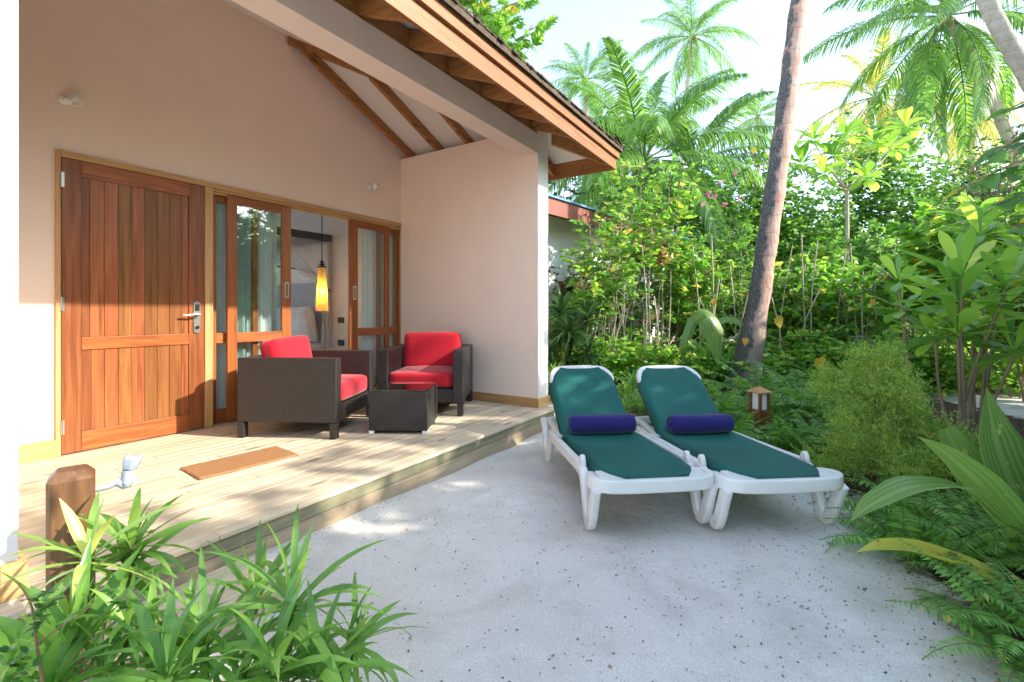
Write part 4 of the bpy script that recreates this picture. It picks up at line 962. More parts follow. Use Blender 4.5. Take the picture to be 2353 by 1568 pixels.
def palm(label,base,top,r0,r1,seed,nf=20,L=3.6,mat='l_palm',bend=.6,rz=0,nl=44,bark='bark_grey',hang=.55,emin=-.75,mid=None,scale=1,reuse=None,group='coconut palms behind the garden',nuts=True):
    T=thing('coconut_palm',label,'palm tree',base,0,group)
    tp=Vector(top)-Vector(base); 
    if mid is None: c=[Vector((0,0,-.1)),tp*.33+Vector((bend,bend*.3,0)),tp*.7+Vector((bend*.8,0,0)),tp]
    else: c=[Vector((0,0,-.1))]+[Vector(q)-Vector(base) for q in mid]+[tp]
    C=catmull(c,14); n=len(C); rr=random.Random(seed)
    rad=[(r1+(r0-r1)*(1-i/(n-1))**2.2)*(1+.025*math.sin(i*2.1)+rr.uniform(-.015,.015)) for i in range(n)]
    m=MB(); m.tube(C,rad,14); m.build('trunk',M[bark],T)
    if reuse: cm,rm=reuse
    else:
        cm,r=palm_meshes(seed,nf,L,M[mat],nl=nl,hang=hang,emin=emin)
        me=bpy.data.meshes.new('frond_ribs'); me.from_pydata(r.v,[],r.f); me.materials.append(M['stem_green']); me.polygons.foreach_set('use_smooth',[True]*len(r.f)); rm=me
    o=obj('crown',cm,T); o.location=tp; o.rotation_euler=(0,0,rz); o.scale=(scale,)*3
    o2=obj('frond_ribs',rm,T); o2.location=tp; o2.rotation_euler=(0,0,rz); o2.scale=(scale,)*3
    if nuts:
        m=MB(); rr=random.Random(seed+5)
        for k in range(7):
            a=rr.uniform(0,6.28); c_=Vector((math.cos(a)*.22,math.sin(a)*.22,rr.uniform(-.35,-.1)))*scale; m.lathe([(0,-.13*scale),(.08*scale,-.09*scale),(.10*scale,0),(.07*scale,.09*scale),(0,.12*scale)],c_,10)
        o3=m.build('coconuts',plain('green_coconut_%d'%seed,(.16,.20,.04),.5,var=.3),T); o3.location=tp
    return T,(cm,rm)
# ================================================================ palms
def B0(p): return (p.x,p.y,0)
c=wp(1590,85,30); pA,mA=palm('tall slender coconut palm standing alone against the sky, highest crown left of the leaning trunk',B0(wp(1540,600,30)),c,.22,.13,21,nf=26,L=4.1,bend=-.3,nl=64,scale=1.0,hang=.8)
c=wp(1478,372,13.5); pB,mB=palm('broad low coconut palm with long arching fronds behind the eave corner',B0(wp(1480,700,14.5)),c,.25,.2,22,nf=32,L=4.2,bend=.1,nl=95,hang=1.0,emin=-1.15)
palm('second broad low coconut palm, its fronds drooping between the first and the leaning trunk',B0(wp(1600,700,16.5)),wp(1590,385,16.5),.22,.17,29,reuse=mB,rz=2.1,scale=.88,bend=.1)
c=wp(1345,185,27); palm('small coconut palm with yellowed fronds peeping just right of the roof edge',B0(wp(1350,600,27)),c,.2,.13,23,reuse=mA,rz=1.2,scale=.72,bend=.2)
c=wp(1742,268,38); palm('distant small coconut palm close to the left of the leaning trunk',B0(wp(1745,600,38)),c,.2,.13,24,reuse=mA,rz=2.6,scale=.75,bend=.2)
c=wp(2175,40,15.5); pE,mE=palm('large coconut palm with hanging fronds at the top right',B0(wp(2330,700,15.5)),c,.25,.15,25,nf=30,L=4.3,nl=90,hang=1.1,emin=-1.25,mid=[wp(2345,430,15.5),wp(2290,250,15.5),wp(2240,140,15.5)])
c=wp(2012,225,22); pF,mF=palm('coconut palm with golden fronds behind the rosette tree',B0(wp(2042,700,22)),c,.2,.13,26,nf=24,L=3.9,mat='l_palmgold',nl=74,hang=.8,emin=-1.2,mid=[wp(2040,430,22),wp(2030,330,22)])
c=wp(1480,330,22); palm('coconut palm half hidden behind the broad low palm',B0(wp(1400,700,20)),wp(1385,330,20),.2,.14,27,reuse=mE,rz=.7,scale=.8,bend=.2)
palm('coconut palm low on the right skyline between the golden palm and the dark tree',B0(wp(2230,700,24)),wp(2235,250,24),.2,.14,28,reuse=mF,rz=2.0,scale=.9,bend=.2)
# leaning trunks close by
base=gp(1702,898); pts=[wp(1726,790,7.05),wp(1744,690,7.1),wp(1762,560,7.15),wp(1790,370,7.2),wp(1815,180,7.25),wp(1838,0,7.3),wp(1870,-230,7.4),wp(1925,-560,7.6),wp(1990,-980,7.9)]
T=thing('leaning_palm','tall leaning palm with black and rust bark rising from the ferns beyond the loungers','palm tree',(base.x,base.y,0))
C=catmull([Vector((base.x-.12,base.y,-.1)),Vector((base.x,base.y,0.02))]+pts,18); n=len(C); rr=random.Random(9); L_=[]
for i,p in enumerate(C):
    z=p.z; r=.155+.13*max(0,1-z/1.25)**1.6-.004*z+.0018*math.sin(z*34)+.006*math.sin(z*9)+rr.uniform(-.003,.003); L_.append(r)
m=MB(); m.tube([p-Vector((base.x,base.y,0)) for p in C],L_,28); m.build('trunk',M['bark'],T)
cm,rm=mB
for nme,me_ in (('crown',cm),('frond_ribs',rm)):
    o=obj(nme,me_,T); o.location=C[-1]-Vector((base.x,base.y,0)); o.rotation_euler=(0,0,2.2); o.scale=(.9,)*3
b2=wp(2620,700,6.0); pG,_=palm('grey leaning palm trunk crossing the top right corner',(b2.x,b2.y,0),wp(1980,-900,6.6),.125,.085,31,reuse=mE,scale=.8,mid=[wp(2520,480,6.0),wp(2430,300,6.0),wp(2355,165,6.0),wp(2262,-10,6.0),wp(2140,-350,6.2)],rz=.3,nuts=False)
# ================================================================ shrubs between the houses
def SH(x,d,H_,label,mat,seed,tm=OVAL,ls=.09,spread=1.2,nst=9,name='garden_shrub',cat='shrub',**k):
    p=wp(x,716,d); z=GZ(p.x,p.y)
    kw=dict(Hh=H_,spread=spread,nst=nst,ls=ls*1.25,bstep=.105,lstep=.05,maxb=46); kw.update(k)
    return shrub(name,label,cat,(p.x,p.y,z),M[mat],tm,seed,**kw)
SH(1285,7.3,1.35,'low bushy shrub against the white neighbouring wall, nearest the porch','l_mid',41,ls=.10,spread=.9,nst=9,t0=.1)
SH(1350,7.15,3.0,'slim lime leaved shrub standing before the end of the neighbouring roof edge','l_bright',58,ls=.10,spread=.75,nst=7,t0=.5,stem='stem_pale',bl=.45)
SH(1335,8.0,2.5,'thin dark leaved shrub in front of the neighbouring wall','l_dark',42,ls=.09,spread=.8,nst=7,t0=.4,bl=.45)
SH(1400,7.5,3.3,'leggy shrub with lime green leaves under the eave corner','l_bright',43,ls=.10,spread=1.0,nst=10,t0=.5,stem='stem_pale',bl=.5)
SH(1490,8.3,4.3,'tallest lime leaved shrub with bare pale stems, rising in front of the broad palm','l_bright',44,ls=.105,spread=1.25,nst=16,t0=.5,stem='stem_pale',bl=.55,dead=170)
SH(1440,8.6,2.3,'shrub of slender stems and mid green leaves behind the nearer lounger','l_mid',45,ls=.10,spread=1.2,nst=12,t0=.35,stem='stem_pale')
SH(1570,8.9,2.9,'shrub with hanging round leaves left of the leaning trunk','l_bright',46,tm=HEART,ls=.12,spread=1.2,nst=12,t0=.3,bl=.6)
SH(1630,9.4,2.6,'leafy lime shrub behind the drooping pleated leaf','l_bright',47,ls=.10,spread=1.2,nst=12,t0=.2)
SH(1700,10.4,3.2,'pale leaved shrub directly behind the leaning trunk','l_far',48,ls=.10,spread=1.3,nst=12,t0=.2)
SH(1830,8.6,2.5,'dense heart leaved shrub just right of the leaning trunk','l_bright',49,tm=HEART,ls=.11,spread=1.1,nst=14,t0=.25,bl=.6,stem='stem_pale')
SH(1910,9.4,2.9,'lime heart leaved shrub below the rosette tree','l_bright',50,tm=HEART,ls=.11,spread=1.3,nst=14,t0=.25,bl=.6)
SH(1985,8.3,2.4,'shrub with upright bare stems behind the feathery bush','l_bright',51,tm=HEART,ls=.10,spread=1.2,nst=16,t0=.35,bl=.5,stem='stem_pale')
SH(2060,9.5,3.3,'tall round leaved shrub between rosette tree and right edge','l_far',52,tm=HEART,ls=.12,spread=1.3,nst=13,t0=.3,bl=.7)
SH(2150,7.5,3.0,'open heart leaved shrub on thin grey stems right of the rosette tree','l_bright',53,tm=HEART,ls=.13,spread=1.2,nst=9,t0=.45,bl=.7)
SH(2260,7.0,3.1,'lime leaved shrub near the right edge behind the big rosettes','l_bright',54,tm=HEART,ls=.13,spread=1.3,nst=10,t0=.3,bl=.7)
SH(2390,6.3,3.4,'dark leaved shrub cut off by the right edge','l_bright',55,tm=HEART,ls=.14,spread=1.3,nst=9,t0=.2,bl=.7)
SH(2110,10.5,3.9,'bougainvillea-like tall shrub with tiny leaves on the right skyline','l_far',56,tm=OVAL,ls=.10,spread=1.5,nst=14,t0=.15)
# flowers on two shrubs
def flowers(name,label,pts,sz,cat='flowers',grp='pink blossoms among the shrubs'):
    g=Geo(); rr=np.random.default_rng(len(pts))
    for p in pts:
        n=9; P=np.tile(np.array(p),(n,1))+rr.normal(0,sz*.5,(n,3)); g.add(*cloud(P,rr.normal(0,1,(n,3)),rr.normal(0,1,(n,3)),rr.uniform(.6,1,n)*sz,T_oval(.42)))
    o=obj(name,g.mesh(name,M['flower'])); tag(o,label,cat,grp); return o
SH(1655,10.2,3.55,'oleander with narrow leaves and pink flowers left of the leaning trunk','l_far',57,tm=NARROW,ls=.15,spread=1.2,nst=14,t0=.2,name='oleander',cat='shrub',updir=1.1)
flowers('oleander_blossoms','pink blossoms on the oleander left of the leaning trunk',[tuple(wp(x,y,9.6)) for x,y in ((1658,418),(1642,452),(1666,470),(1700,460),(1630,446),(1615,470),(1690,400))],.055)
flowers('shrub_blossoms','few pink blossoms on the shrub at the right edge',[tuple(wp(x,y,6.4)) for x,y in ((2322,583),(2255,590),(2220,585),(2305,545))],.05)
g=Geo(); rr=np.random.default_rng(3); pts=[(1785,742,6.2,.16),(1712,790,6.9,.12),(1500,735,7.6,.10),(1883,835,5.6,.17),(1640,700,7.5,.11),(2005,700,6.5,.10)]
P=np.array([tuple(wp(x,y-12,d)) for x,y,d,_ in pts]); g.add(*cloud(P,np.tile([0,0,-1.],(len(pts),1))+rr.normal(0,.15,(len(pts),3)),np.tile([-.8,-.5,.1],(len(pts),1))+rr.normal(0,.2,(len(pts),3)),[q[3] for q in pts],HEART))
o=obj('hanging_yellow_leaves',g.mesh('hanging_yellow_leaves',leafmat('yellow_leaf',[(0,(.30,.22,.01)),(1,(.34,.20,.01))],.4))); tag(o,'a few yellowed leaves hanging in the shrubs around the leaning trunk','leaves',kind='stuff')
# dark spiky dracaena clump beside the pier
def strapclump(name,label,cat,loc,heads,mat,seed,L=.3,W=.02,nleaf=26,stem='stem_green',group=None,e0=(-.3,1.45),bend=(.5,1.5),hr=.011,mats=None):
    rs=np.random.default_rng(seed); T=thing(name,label,cat,loc,0,group); m=MB(); g=Geo(); g2=Geo(); any2=False
    for hi,h in enumerate(heads):
        hx,hy,hz=h[:3]; sc=h[3] if len(h)>3 else 1; nn=int(nleaf*(h[4] if len(h)>4 else 1)); yel=(len(h)>5 and h[5])
        b=Vector((hx*.35+rs.normal(0,.02),hy*.35+rs.normal(0,.02),-.03)); m.tube(catmull([b,b.lerp(Vector((hx,hy,hz)),.5)+Vector((rs.normal(0,.03),rs.normal(0,.03),0)),(hx,hy,hz-.03),(hx,hy,hz+.02)],4),hr*sc,7)
        k=np.arange(nn); q=k/max(1,nn-1); az=k*2.39996+rs.normal(0,.2,nn); e=e0[1]-(e0[1]-e0[0])*q**.8+rs.normal(0,.12,nn)
        P=np.stack([hx+0*q+.008*np.cos(az),hy+.008*np.sin(az),hz+.05*sc*(1-q)-.03*sc],1)
        V,F=ribbons(P,az,e,rs.uniform(bend[0],bend[1],nn)*(.75+.85*q),L*sc*rs.uniform(.75,1.15,nn)*(.62+.38*np.sin(np.pi*(.15+.8*q))),W*sc*rs.uniform(.85,1.15,nn),[.45,.72,.92,1.0,.90,.68,.38,.0],fold=.30,tw=rs.normal(0,.28,nn))
        (g2 if yel else g).add(V,F); any2|=yel
    m.build('stems',M[stem],T)
    if g.V: obj('leaves',g.mesh('leaves',M[mat],True),T)
    if any2: obj('yellowing_leaves',g2.mesh('yellowing_leaves',M['l_strapy'],True),T)
    return T
def loc3(p): return (p.x,p.y,GZ(p.x,p.y))
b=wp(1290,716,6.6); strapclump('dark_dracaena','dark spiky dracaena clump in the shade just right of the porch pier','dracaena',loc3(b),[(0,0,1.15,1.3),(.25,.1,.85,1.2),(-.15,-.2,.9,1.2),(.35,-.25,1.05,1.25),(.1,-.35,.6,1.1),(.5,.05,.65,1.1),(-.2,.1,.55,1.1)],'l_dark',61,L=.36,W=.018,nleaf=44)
b=wp(1275,716,6.0); strapclump('small_dracaena','small bright strap leaved plant at the foot of the porch pier','dracaena',loc3(b),[(0,0,.35),(.15,.1,.28),(.18,-.15,.3),(.02,-.2,.22)],'l_strap',62,L=.24,W=.011,nleaf=36)
b=wp(1455,716,5.1); strapclump('grassy_plant','light green grassy strap plant between the two lounger backs','dracaena',loc3(b),[(0,0,.42,1,1),(.12,.1,.3,.9,1),(-.1,.1,.3,.9,1),(.1,-.1,.2,.9,1),(-.2,.0,.2,.9,1)],'l_strap',63,L=.24,W=.009,nleaf=34,e0=(.0,1.5))
# ---------------------------------------------------------------- rosette tree
def rosettes(T,heads,mat,seed,L=.28,W=.055,n=16,e0=(-.5,1.3),bend=(.2,.9)):
    rs=np.random.default_rng(seed); g=Geo()
    for h in heads:
        c=np.array(h[0]); sc=h[1]; k=np.arange(n); q=k/(n-1); az=k*2.39996+rs.normal(0,.15,n); e=e0[1]-(e0[1]-e0[0])*q**.85+rs.normal(0,.12,n)
        P=c+np.stack([.02*np.cos(az),.02*np.sin(az),.06*(1-q)],1)*sc
        g.add(*ribbons(P,az,e,rs.uniform(*bend,n),L*sc*rs.uniform(.75,1.1,n)*(.6+.4*np.sin(np.pi*(.2+.7*q))),W*sc*rs.uniform(.85,1.15,n)*(.7+.3*q),[.12,.30,.52,.78,.97,1.0,.78,.0],fold=.16,tw=rs.normal(0,.25,n)))
    obj('leaves',g.mesh('leaves',M[mat],True),T)
D7=9.7; b=wp(1951,716,D7); T=thing('rosette_tree','slender tree with paddle leaf rosettes just right of the leaning trunk','tree',(b.x,b.y,0))
o_=Vector((b.x,b.y,0)); hd=[(1869,325,0),(1943,312,.5),(2010,332,.2),(2082,295,-.3),(1842,380,.3),(1893,402,-.2),(1992,412,-.4),(1915,360,.6),(2050,345,.5)]
fk=wp(1946,437,D7)-o_; m=MB(); m.tube(catmull([(0,0,-.05),Vector((.03,.02,fk.z*.5)),fk],6),[.045]*7+[.035]*6,8)
hs_=[]
for x,y,dd in hd:
    p=wp(x,y,D7+dd)-o_; m.tube(catmull([fk,fk.lerp(p,.5)+Vector((0,0,-.08)),p],5),[.018]*5+[.012]*6,6); hs_.append((tuple(p),rr.uniform(.85,1.1)))
m.build('trunk',M['stem_pale'],T); rosettes(T,hs_,'l_paddle',71,L=.44,W=.085,n=20)
def rplant(label,px,base,heads,seed,mat='l_paddle',L=.3,W=.05,n=16,**k):
    b=wp(px,716,base); o_=Vector((b.x,b.y,0)); T=thing('paddle_leaf_shrub',label,'shrub',(b.x,b.y,GZ(b.x,b.y)),0,'paddle leaved shrubs on the right')
    m=MB(); hs_=[]
    for x,y,dd,sc in heads:
        p=wp(x,y,base+dd)-o_; m.tube(catmull([(rr.uniform(-.05,.05),rr.uniform(-.05,.05),-.05),p*.5+Vector((rr.uniform(-.08,.08),rr.uniform(-.08,.08),0)),p],5),[.016]*5+[.011]*6,7); hs_.append((tuple(p),sc))
    m.build('stems',M['stem'],T); rosettes(T,hs_,mat,seed,L=L,W=W,n=n,**k); return T
rplant('paddle leaved shrub with big stacked leaf whorls in front at the right edge',2200,3.7,[(2210,655,0,1.0),(2205,718,0.03,1.2),(2200,790,.0,1.15),(2290,740,.3,1.0),(2330,830,.0,1.2),(2150,800,.35,.9),(2310,690,-.1,1.0)],72,n=17,L=.44,W=.054,e0=(-.35,1.25),bend=(.1,.7))
rplant('small paddle leaved shrub rising behind the feathery bush',2070,4.3,[(2064,660,0,.9),(2072,725,.03,1.0)],73,n=11,L=.36,W=.05,e0=(-.45,1.2),bend=(.1,.6))
rplant('high paddle leaved shrub with dark hanging leaves near the top of the right shrubs',2250,4.6,[(2252,560,0,1.15),(2240,520,.2,.9),(2330,600,.2,1.0)],74,n=22,L=.40,W=.06,e0=(-1.1,1.2))
# ---------------------------------------------------------------- trees
def tree(label,px,d,Hh,spread,mat,tm,ls,seed,nst=14,lean=(0,0),name='leafy_tree',trunk=.1,**k):
    p=wp(px,716,d); T=thing(name,label,'tree',(p.x,p.y,0)); rs=random.Random(seed); m=MB(); ch=Hh*k.pop('crown',.5)
    m.tube(catmull([(0,0,-.1),(rs.uniform(-.1,.1),rs.uniform(-.1,.1),(Hh-ch)*.6),(0,0,Hh-ch+.3)],5),[trunk]*6+[trunk*.8]*5,10)
    g=Geo(); kw=dict(Hh=ch,spread=spread,nst=nst,ls=ls,t0=.15,bl=.9,bstep=.28,lstep=ls*.7,r0=trunk*.35,lean=lean,updir=.4); kw.update(k)
    mm,L=grow(rs,**kw); L[0]=L[0]+np.array([0,0,Hh-ch]); 
    for v in range(len(mm.v)): mm.v[v]=(mm.v[v][0],mm.v[v][1],mm.v[v][2]+Hh-ch)
    m.add(mm.v,mm.f,True); m.build('trunk',M['stem'],T); g.add(*cloud(*L,tm)); obj('crown',g.mesh('crown',mat if not isinstance(mat,str) else M[mat]),T); return T
tree('breadfruit tree with big lobed leaves rising behind the roof edge',1095,12.5,10.4,2.9,'l_bright',LOBED,.40,81,nst=16,crown=.42,lstep=.2,bstep=.4,bl=1.0,trunk=.16)
tree('dark small leaved tree at the upper right behind the grey trunk',2300,12.5,6.6,2.2,'l_dark',OVAL,.13,82,nst=18,crown=.62,lstep=.11,bl=.9)
tree('fine leaved tree between the golden palm and the right edge',2165,13.5,6.2,1.9,'l_mid',OVAL,.13,83,nst=16,crown=.6,lstep=.12,bl=.9)
tree('sea hibiscus with broad hanging leaves left of the leaning trunk top',1755,13.0,6.0,1.0,'l_bright',HEART,.16,84,nst=9,crown=.6,bl=.6,lstep=.14)
tree('dark leafy tree half behind the eave corner',1270,13.0,5.4,2.0,'l_dark',OVAL,.14,85,nst=14,crown=.65,lstep=.12)
# near overhanging branches at the right edge
p=wp(2480,716,3.3); T=thing('overhanging_tree','broad leaved tree whose branches hang into the right edge','tree',(p.x,p.y,0)); o_=Vector((p.x,p.y,0))
m=MB(); m.tube(catmull([(0,0,-.05),(.05,.0,1.5),(0,0,3.4)],5),.05,9); P=[];D=[];N=[];S=[]; rs=random.Random(90)
for (x,y,d,x2,y2,d2,n) in ((2500,60,3.0,2345,75,2.7,3),(2500,250,3.4,2270,360,3.2,11),(2500,330,3.3,2200,440,3.3,14),(2500,200,3.5,2300,260,3.4,8),(2500,420,3.4,2290,470,3.2,9),(2520,540,3.2,2330,520,3.1,7),(2500,300,2.6,2335,345,2.4,3)):
    a=wp(x,y,d)-o_; e=wp(x2,y2,d2)-o_; m.tube(catmull([(0,0,a.z-.3),a,a.lerp(e,.5)+Vector((0,0,.05)),e],4),[.014]*4+[.010]*4+[.006]*5,6)
    for j in range(n):
        u=(j+.5)/n; q=a.lerp(e,u); dd=(e-a).normalized(); sdv=dd.cross(Vector((0,0,1))).normalized()*(1 if j%2 else -1)
        P.append(tuple(q));D.append(tuple(dd*.6+sdv*.8+Vector((0,0,rs.uniform(-.5,.1)))));N.append((rs.gauss(0,.3),rs.gauss(0,.3),1));S.append(rs.uniform(.11,.17))
m.build('trunk',M['stem'],T); g=Geo(); g.add(*cloud(np.array(P),np.array(D),np.array(N),np.array(S),HEART)); obj('leaves',g.mesh('leaves',M['l_mid'],True),T)
# ---------------------------------------------------------------- background thicket (uncountable)
rs=random.Random(100); variants=[]
for s in range(4):
    m_,L=grow(random.Random(200+s),Hh=3.6,spread=1.7,nst=12,t0=.04,bl=.8,bstep=.15,lstep=.085,ls=.17,r0=.02); variants.append(L)
def thicket(name,label,spots,mat,sc=1.0,tm=DIA):
    g=Geo()
    for (x,d,h,z0) in [q for s_ in spots for q in ([(*s_,0)] if s_[2]<4.4 else [(s_[0],s_[1],s_[2]*.6,0),(s_[0]+3,s_[1],s_[2]*.55,s_[2]*.47)])]:
        L=variants[rs.randrange(4)]; a=rs.uniform(0,6.28); ca,sa=math.cos(a),math.sin(a); Rm=np.array([[ca,sa,0],[-sa,ca,0],[0,0,1]]); k=h/3.4
        p=wp(x,716,d); sc3=np.array([1,1,k]); P=(L[0]@Rm)*sc3+np.array([p.x,p.y,z0]); g.add(*cloud(P,L[1]@Rm,L[2]@Rm,L[3]*sc,tm))
    o=obj(name,g.mesh(name,M[mat])); tag(o,label,'thicket',kind='stuff'); return o
thicket('background_thicket','tangled mass of green shrubs filling the background',[(x+rs.uniform(-20,20),rs.uniform(12,15.5),(rs.uniform(4.2,5.2) if x<1980 else rs.uniform(5.2,7.0))) for x in range(1500,2700,50)]+[(x+rs.uniform(-20,20),rs.uniform(10,11.5),rs.uniform(1.6,2.6)) for x in range(1660,2560,70)],'l_far')
thicket('far_thicket','distant dark wood edge beyond the garden',[(x+rs.uniform(-20,20),rs.uniform(19,24),rs.uniform(4.5,6.2)) for x in range(1150,2900,60)],'l_mid',1.5)
thicket('low_undergrowth','low leafy undergrowth beneath the tall shrubs',[(x+rs.uniform(-15,15),rs.uniform(7.2,9.2),rs.uniform(.45,.95)) for x in range(1270,2500,38)],'l_bright',.62,OVAL)
# upright bare stems in the thicket
m=MB()
for k in range(120):
    p=wp(rs.uniform(1290,2420),716,rs.uniform(7.8,10)); h=rs.uniform(1.4,2.6); m.tube(catmull([(p.x,p.y,-.05),(p.x+rs.uniform(-.12,.12),p.y+rs.uniform(-.12,.12),h*.5),(p.x+rs.uniform(-.3,.3),p.y+rs.uniform(-.3,.3),h)],3),[rs.uniform(.007,.014)]*7,5,cap=False)
for k in range(14):
    p=wp(rs.uniform(1400,2350),800,rs.uniform(7,9)); a=rs.uniform(0,6.28); q=p+Vector((math.cos(a),math.sin(a),rs.uniform(-.2,.5)))*rs.uniform(.6,1.3); m.tube([p,(p+q)/2+Vector((0,0,.08)),q],[.014,.012,.007],5,cap=False)
o=m.build('bare_stems',M['stem_pale']); tag(o,'maze of thin bare upright stems in the thicket','stems',kind='stuff')
# ---------------------------------------------------------------- planting outside the frame, towards the sun (casts the garden's shade)
def hedge(name,label,spots,mat,seed,cat='hedge',sc=1.15):
    r2=random.Random(seed); g=Geo()
    for (x,y,h,w_) in spots:
        L=variants[r2.randrange(4)]; a=r2.uniform(0,6.28); ca,sa=math.cos(a),math.sin(a); Rm=np.array([[ca,sa,0],[-sa,ca,0],[0,0,1]]); P=(L[0]@Rm)*np.array([w_,w_,h/3.3])+np.array([x,y,0]); g.add(*cloud(P,L[1]@Rm,L[2]@Rm,L[3]*sc,DIA))
    o=obj(name,g.mesh(name,M[mat])); tag(o,label,cat,kind='stuff'); return o
r2=random.Random(8)
HEDGE=[(x+r2.uniform(-.15,.15),yy-.06*x+r2.uniform(-.25,.25),r2.uniform(3.35,3.95),.62) for yy in (-3.0,-3.7,-4.4) for x in np.arange(-1.8,9,.55)]
TALL=[(x+r2.uniform(-.3,.3),yy+r2.uniform(-.4,.4),r2.uniform(4.9,7.2),r2.uniform(.35,.55)) for yy in (-4.7,-6.0) for x in np.arange(-2.4,9,1.55)]
hedge('sunward_trees','slim tall shrubs standing behind the sunny side hedge',TALL,'l_mid',6)
hedge('sunward_hedge','tall leafy hedge closing the garden on the sunny side',HEDGE,'l_mid',5)
# ---------------------------------------------------------------- ferns
def fern_geo(seed,nf=13,L=.55,pn=26,pl=.085):
    rs=np.random.default_rng(seed); g=Geo(); m=MB()
    for k in range(nf):
        az=k*2.39996+rs.normal(0,.3); e0=rs.uniform(.5,1.35); bend=rs.uniform(.9,1.7); Lf=L*rs.uniform(.7,1.15); S=10; t=np.linspace(0,1,S+1); e=e0-bend*t**1.3
        d=np.stack([np.cos(e)*np.cos(az),np.cos(e)*np.sin(az),np.sin(e)],-1); C=np.concatenate([[[0,0,0]],np.cumsum(d[:-1]*Lf/S,0)])
        m.tube([Vector(c) for c in C],.0025,3,cap=False)
        u=np.repeat(np.linspace(.12,.99,pn),2); x=u*S; i=np.clip(x.astype(int),0,S-1); f=(x-i)[:,None]; p=C[i]*(1-f)+C[i+1]*f; dd=d[i]
        sd=np.array([-np.sin(az),np.cos(az),0])[None]*np.where(np.arange(pn*2)%2==0,1.,-1.)[:,None]; up=np.cross(dd,np.array([-np.sin(az),np.cos(az),0])[None])
        D=sd+dd*.28+rs.normal(0,.08,(pn*2,3))+[0,0,-.12]; s=pl*Lf/.55*np.clip(u/.22,.25,1)*np.clip((1.04-u)/.6,0,1)**.75
        g.add(*cloud(p,D,up+rs.normal(0,.15,(pn*2,3)),s,DIAN))
    me=bpy.data.meshes.new('fern_ribs'); me.from_pydata(m.v,[],m.f); me.materials.append(M['stem_green'])
    return g.mesh('fronds',M['l_fern']),me
FERN=[fern_geo(300+i,nf=15) for i in range(3)]
def fern(px,py,sc,label,group,k=0,cat='fern'):
    b=gp(px,py); T=thing('sword_fern',label,cat,(b.x,b.y,GZ(b.x,b.y)-.01),rs.uniform(0,6.28),group); a,c_=FERN[k%3]
    obj('fronds',a,T); obj('frond_ribs',c_,T); T.scale=(sc,)*3; return T
for i,(x,y,s) in enumerate([(1650,985,1.15),(1612,950,1.3),(1700,975,1.35),(1690,1020,1.0),(1800,990,1.3),(1850,965,1.5),(1800,1040,1.0),(1862,1045,1.1),(1915,1040,1.0),(1905,990,1.4),(1735,930,1.6),(1840,920,1.6),(1480,950,1.0),(1560,930,1.2),(1960,960,1.4),(1880,1085,.7)]):
    fern(x,y,s,'sword fern in the dark bed around the path light','ferns around the path light',i)
for i,(x,y,s) in enumerate([(2080,1270,.85),(2150,1300,.9),(2130,1220,.9),(2290,1300,1.0),(2060,1210,.8),(2360,1530,.8),(2420,1500,.9)]):
    fern(x,y,s,'sword fern at the sand edge beneath the pleated palm leaves','ferns along the right sand edge',i)
# ---------------------------------------------------------------- feathery bush
b=gp(2028,1125); T=thing('feathery_bush','dense olive feathery asparagus bush right of the loungers','bush',(b.x,b.y,0),0)
rg=np.random.default_rng(55); g=Geo(); m=MB()
LB=[(0,0,.58,.24,.18),(-.24,.14,.44,.20,.14),(.28,-.10,.50,.19,.13),(-.06,-.32,.38,.20,.13),(.08,.30,.66,.16,.11),(-.38,-.14,.22,.17,.11),(.40,.14,.26,.16,.11),(.16,-.38,.18,.17,.11),(-.16,.36,.22,.16,.11),(.06,.04,.86,.13,.08),(-.26,-.04,.72,.12,.08),(.30,.10,.74,.10,.06),(-.10,-.10,.20,.3,.14)]
for k in range(300):
    lx,ly,lz,lr,lh=LB[k%len(LB)]; a=rg.uniform(0,6.283); cz=rg.uniform(-.75,1); q=math.sqrt(1-cz*cz)*rg.uniform(.75,1.05)
    c=np.array([lx+lr*q*math.cos(a),ly+lr*q*math.sin(a),max(.05,lz+lh*cz)])
    if k%6==0: m.tube(catmull([(rg.normal(0,.03),rg.normal(0,.03),0),Vector(c*.55),Vector(c)],3),[.006]*4+[.003]*3,4,cap=False)
    ns=13
    for s in range(ns):
        aa=a+rg.normal(0,1.1); el=rg.normal(.35,.45); L=rg.uniform(.09,.20); d=np.array([np.cos(aa)*np.cos(el),np.sin(aa)*np.cos(el),np.sin(el)])
        n=20; u=np.linspace(.1,1,n)[:,None]; p=c+d*L*u+np.array([0,0,-.05*L])*u**2*4+rg.normal(0,.003,(n,3)); D=d*.5+rg.normal(0,.8,(n,3)); g.add(*cloud(p,D,rg.normal(0,1,(n,3)),rg.uniform(.014,.032,n),DIAN))
m.build('stems',M['stem'],T); obj('foliage',g.mesh('foliage',M['l_feather']),T)
T.scale=(.74,.74,.98)
T2=thing('feathery_bush','smaller olive feathery asparagus bush behind and right of the dense one','bush',(b.x+.62,b.y-.12,0),2.0); T2.scale=(.62,)*3
for ch in T.children: obj(ch.name.split('.')[0],ch.data,T2)
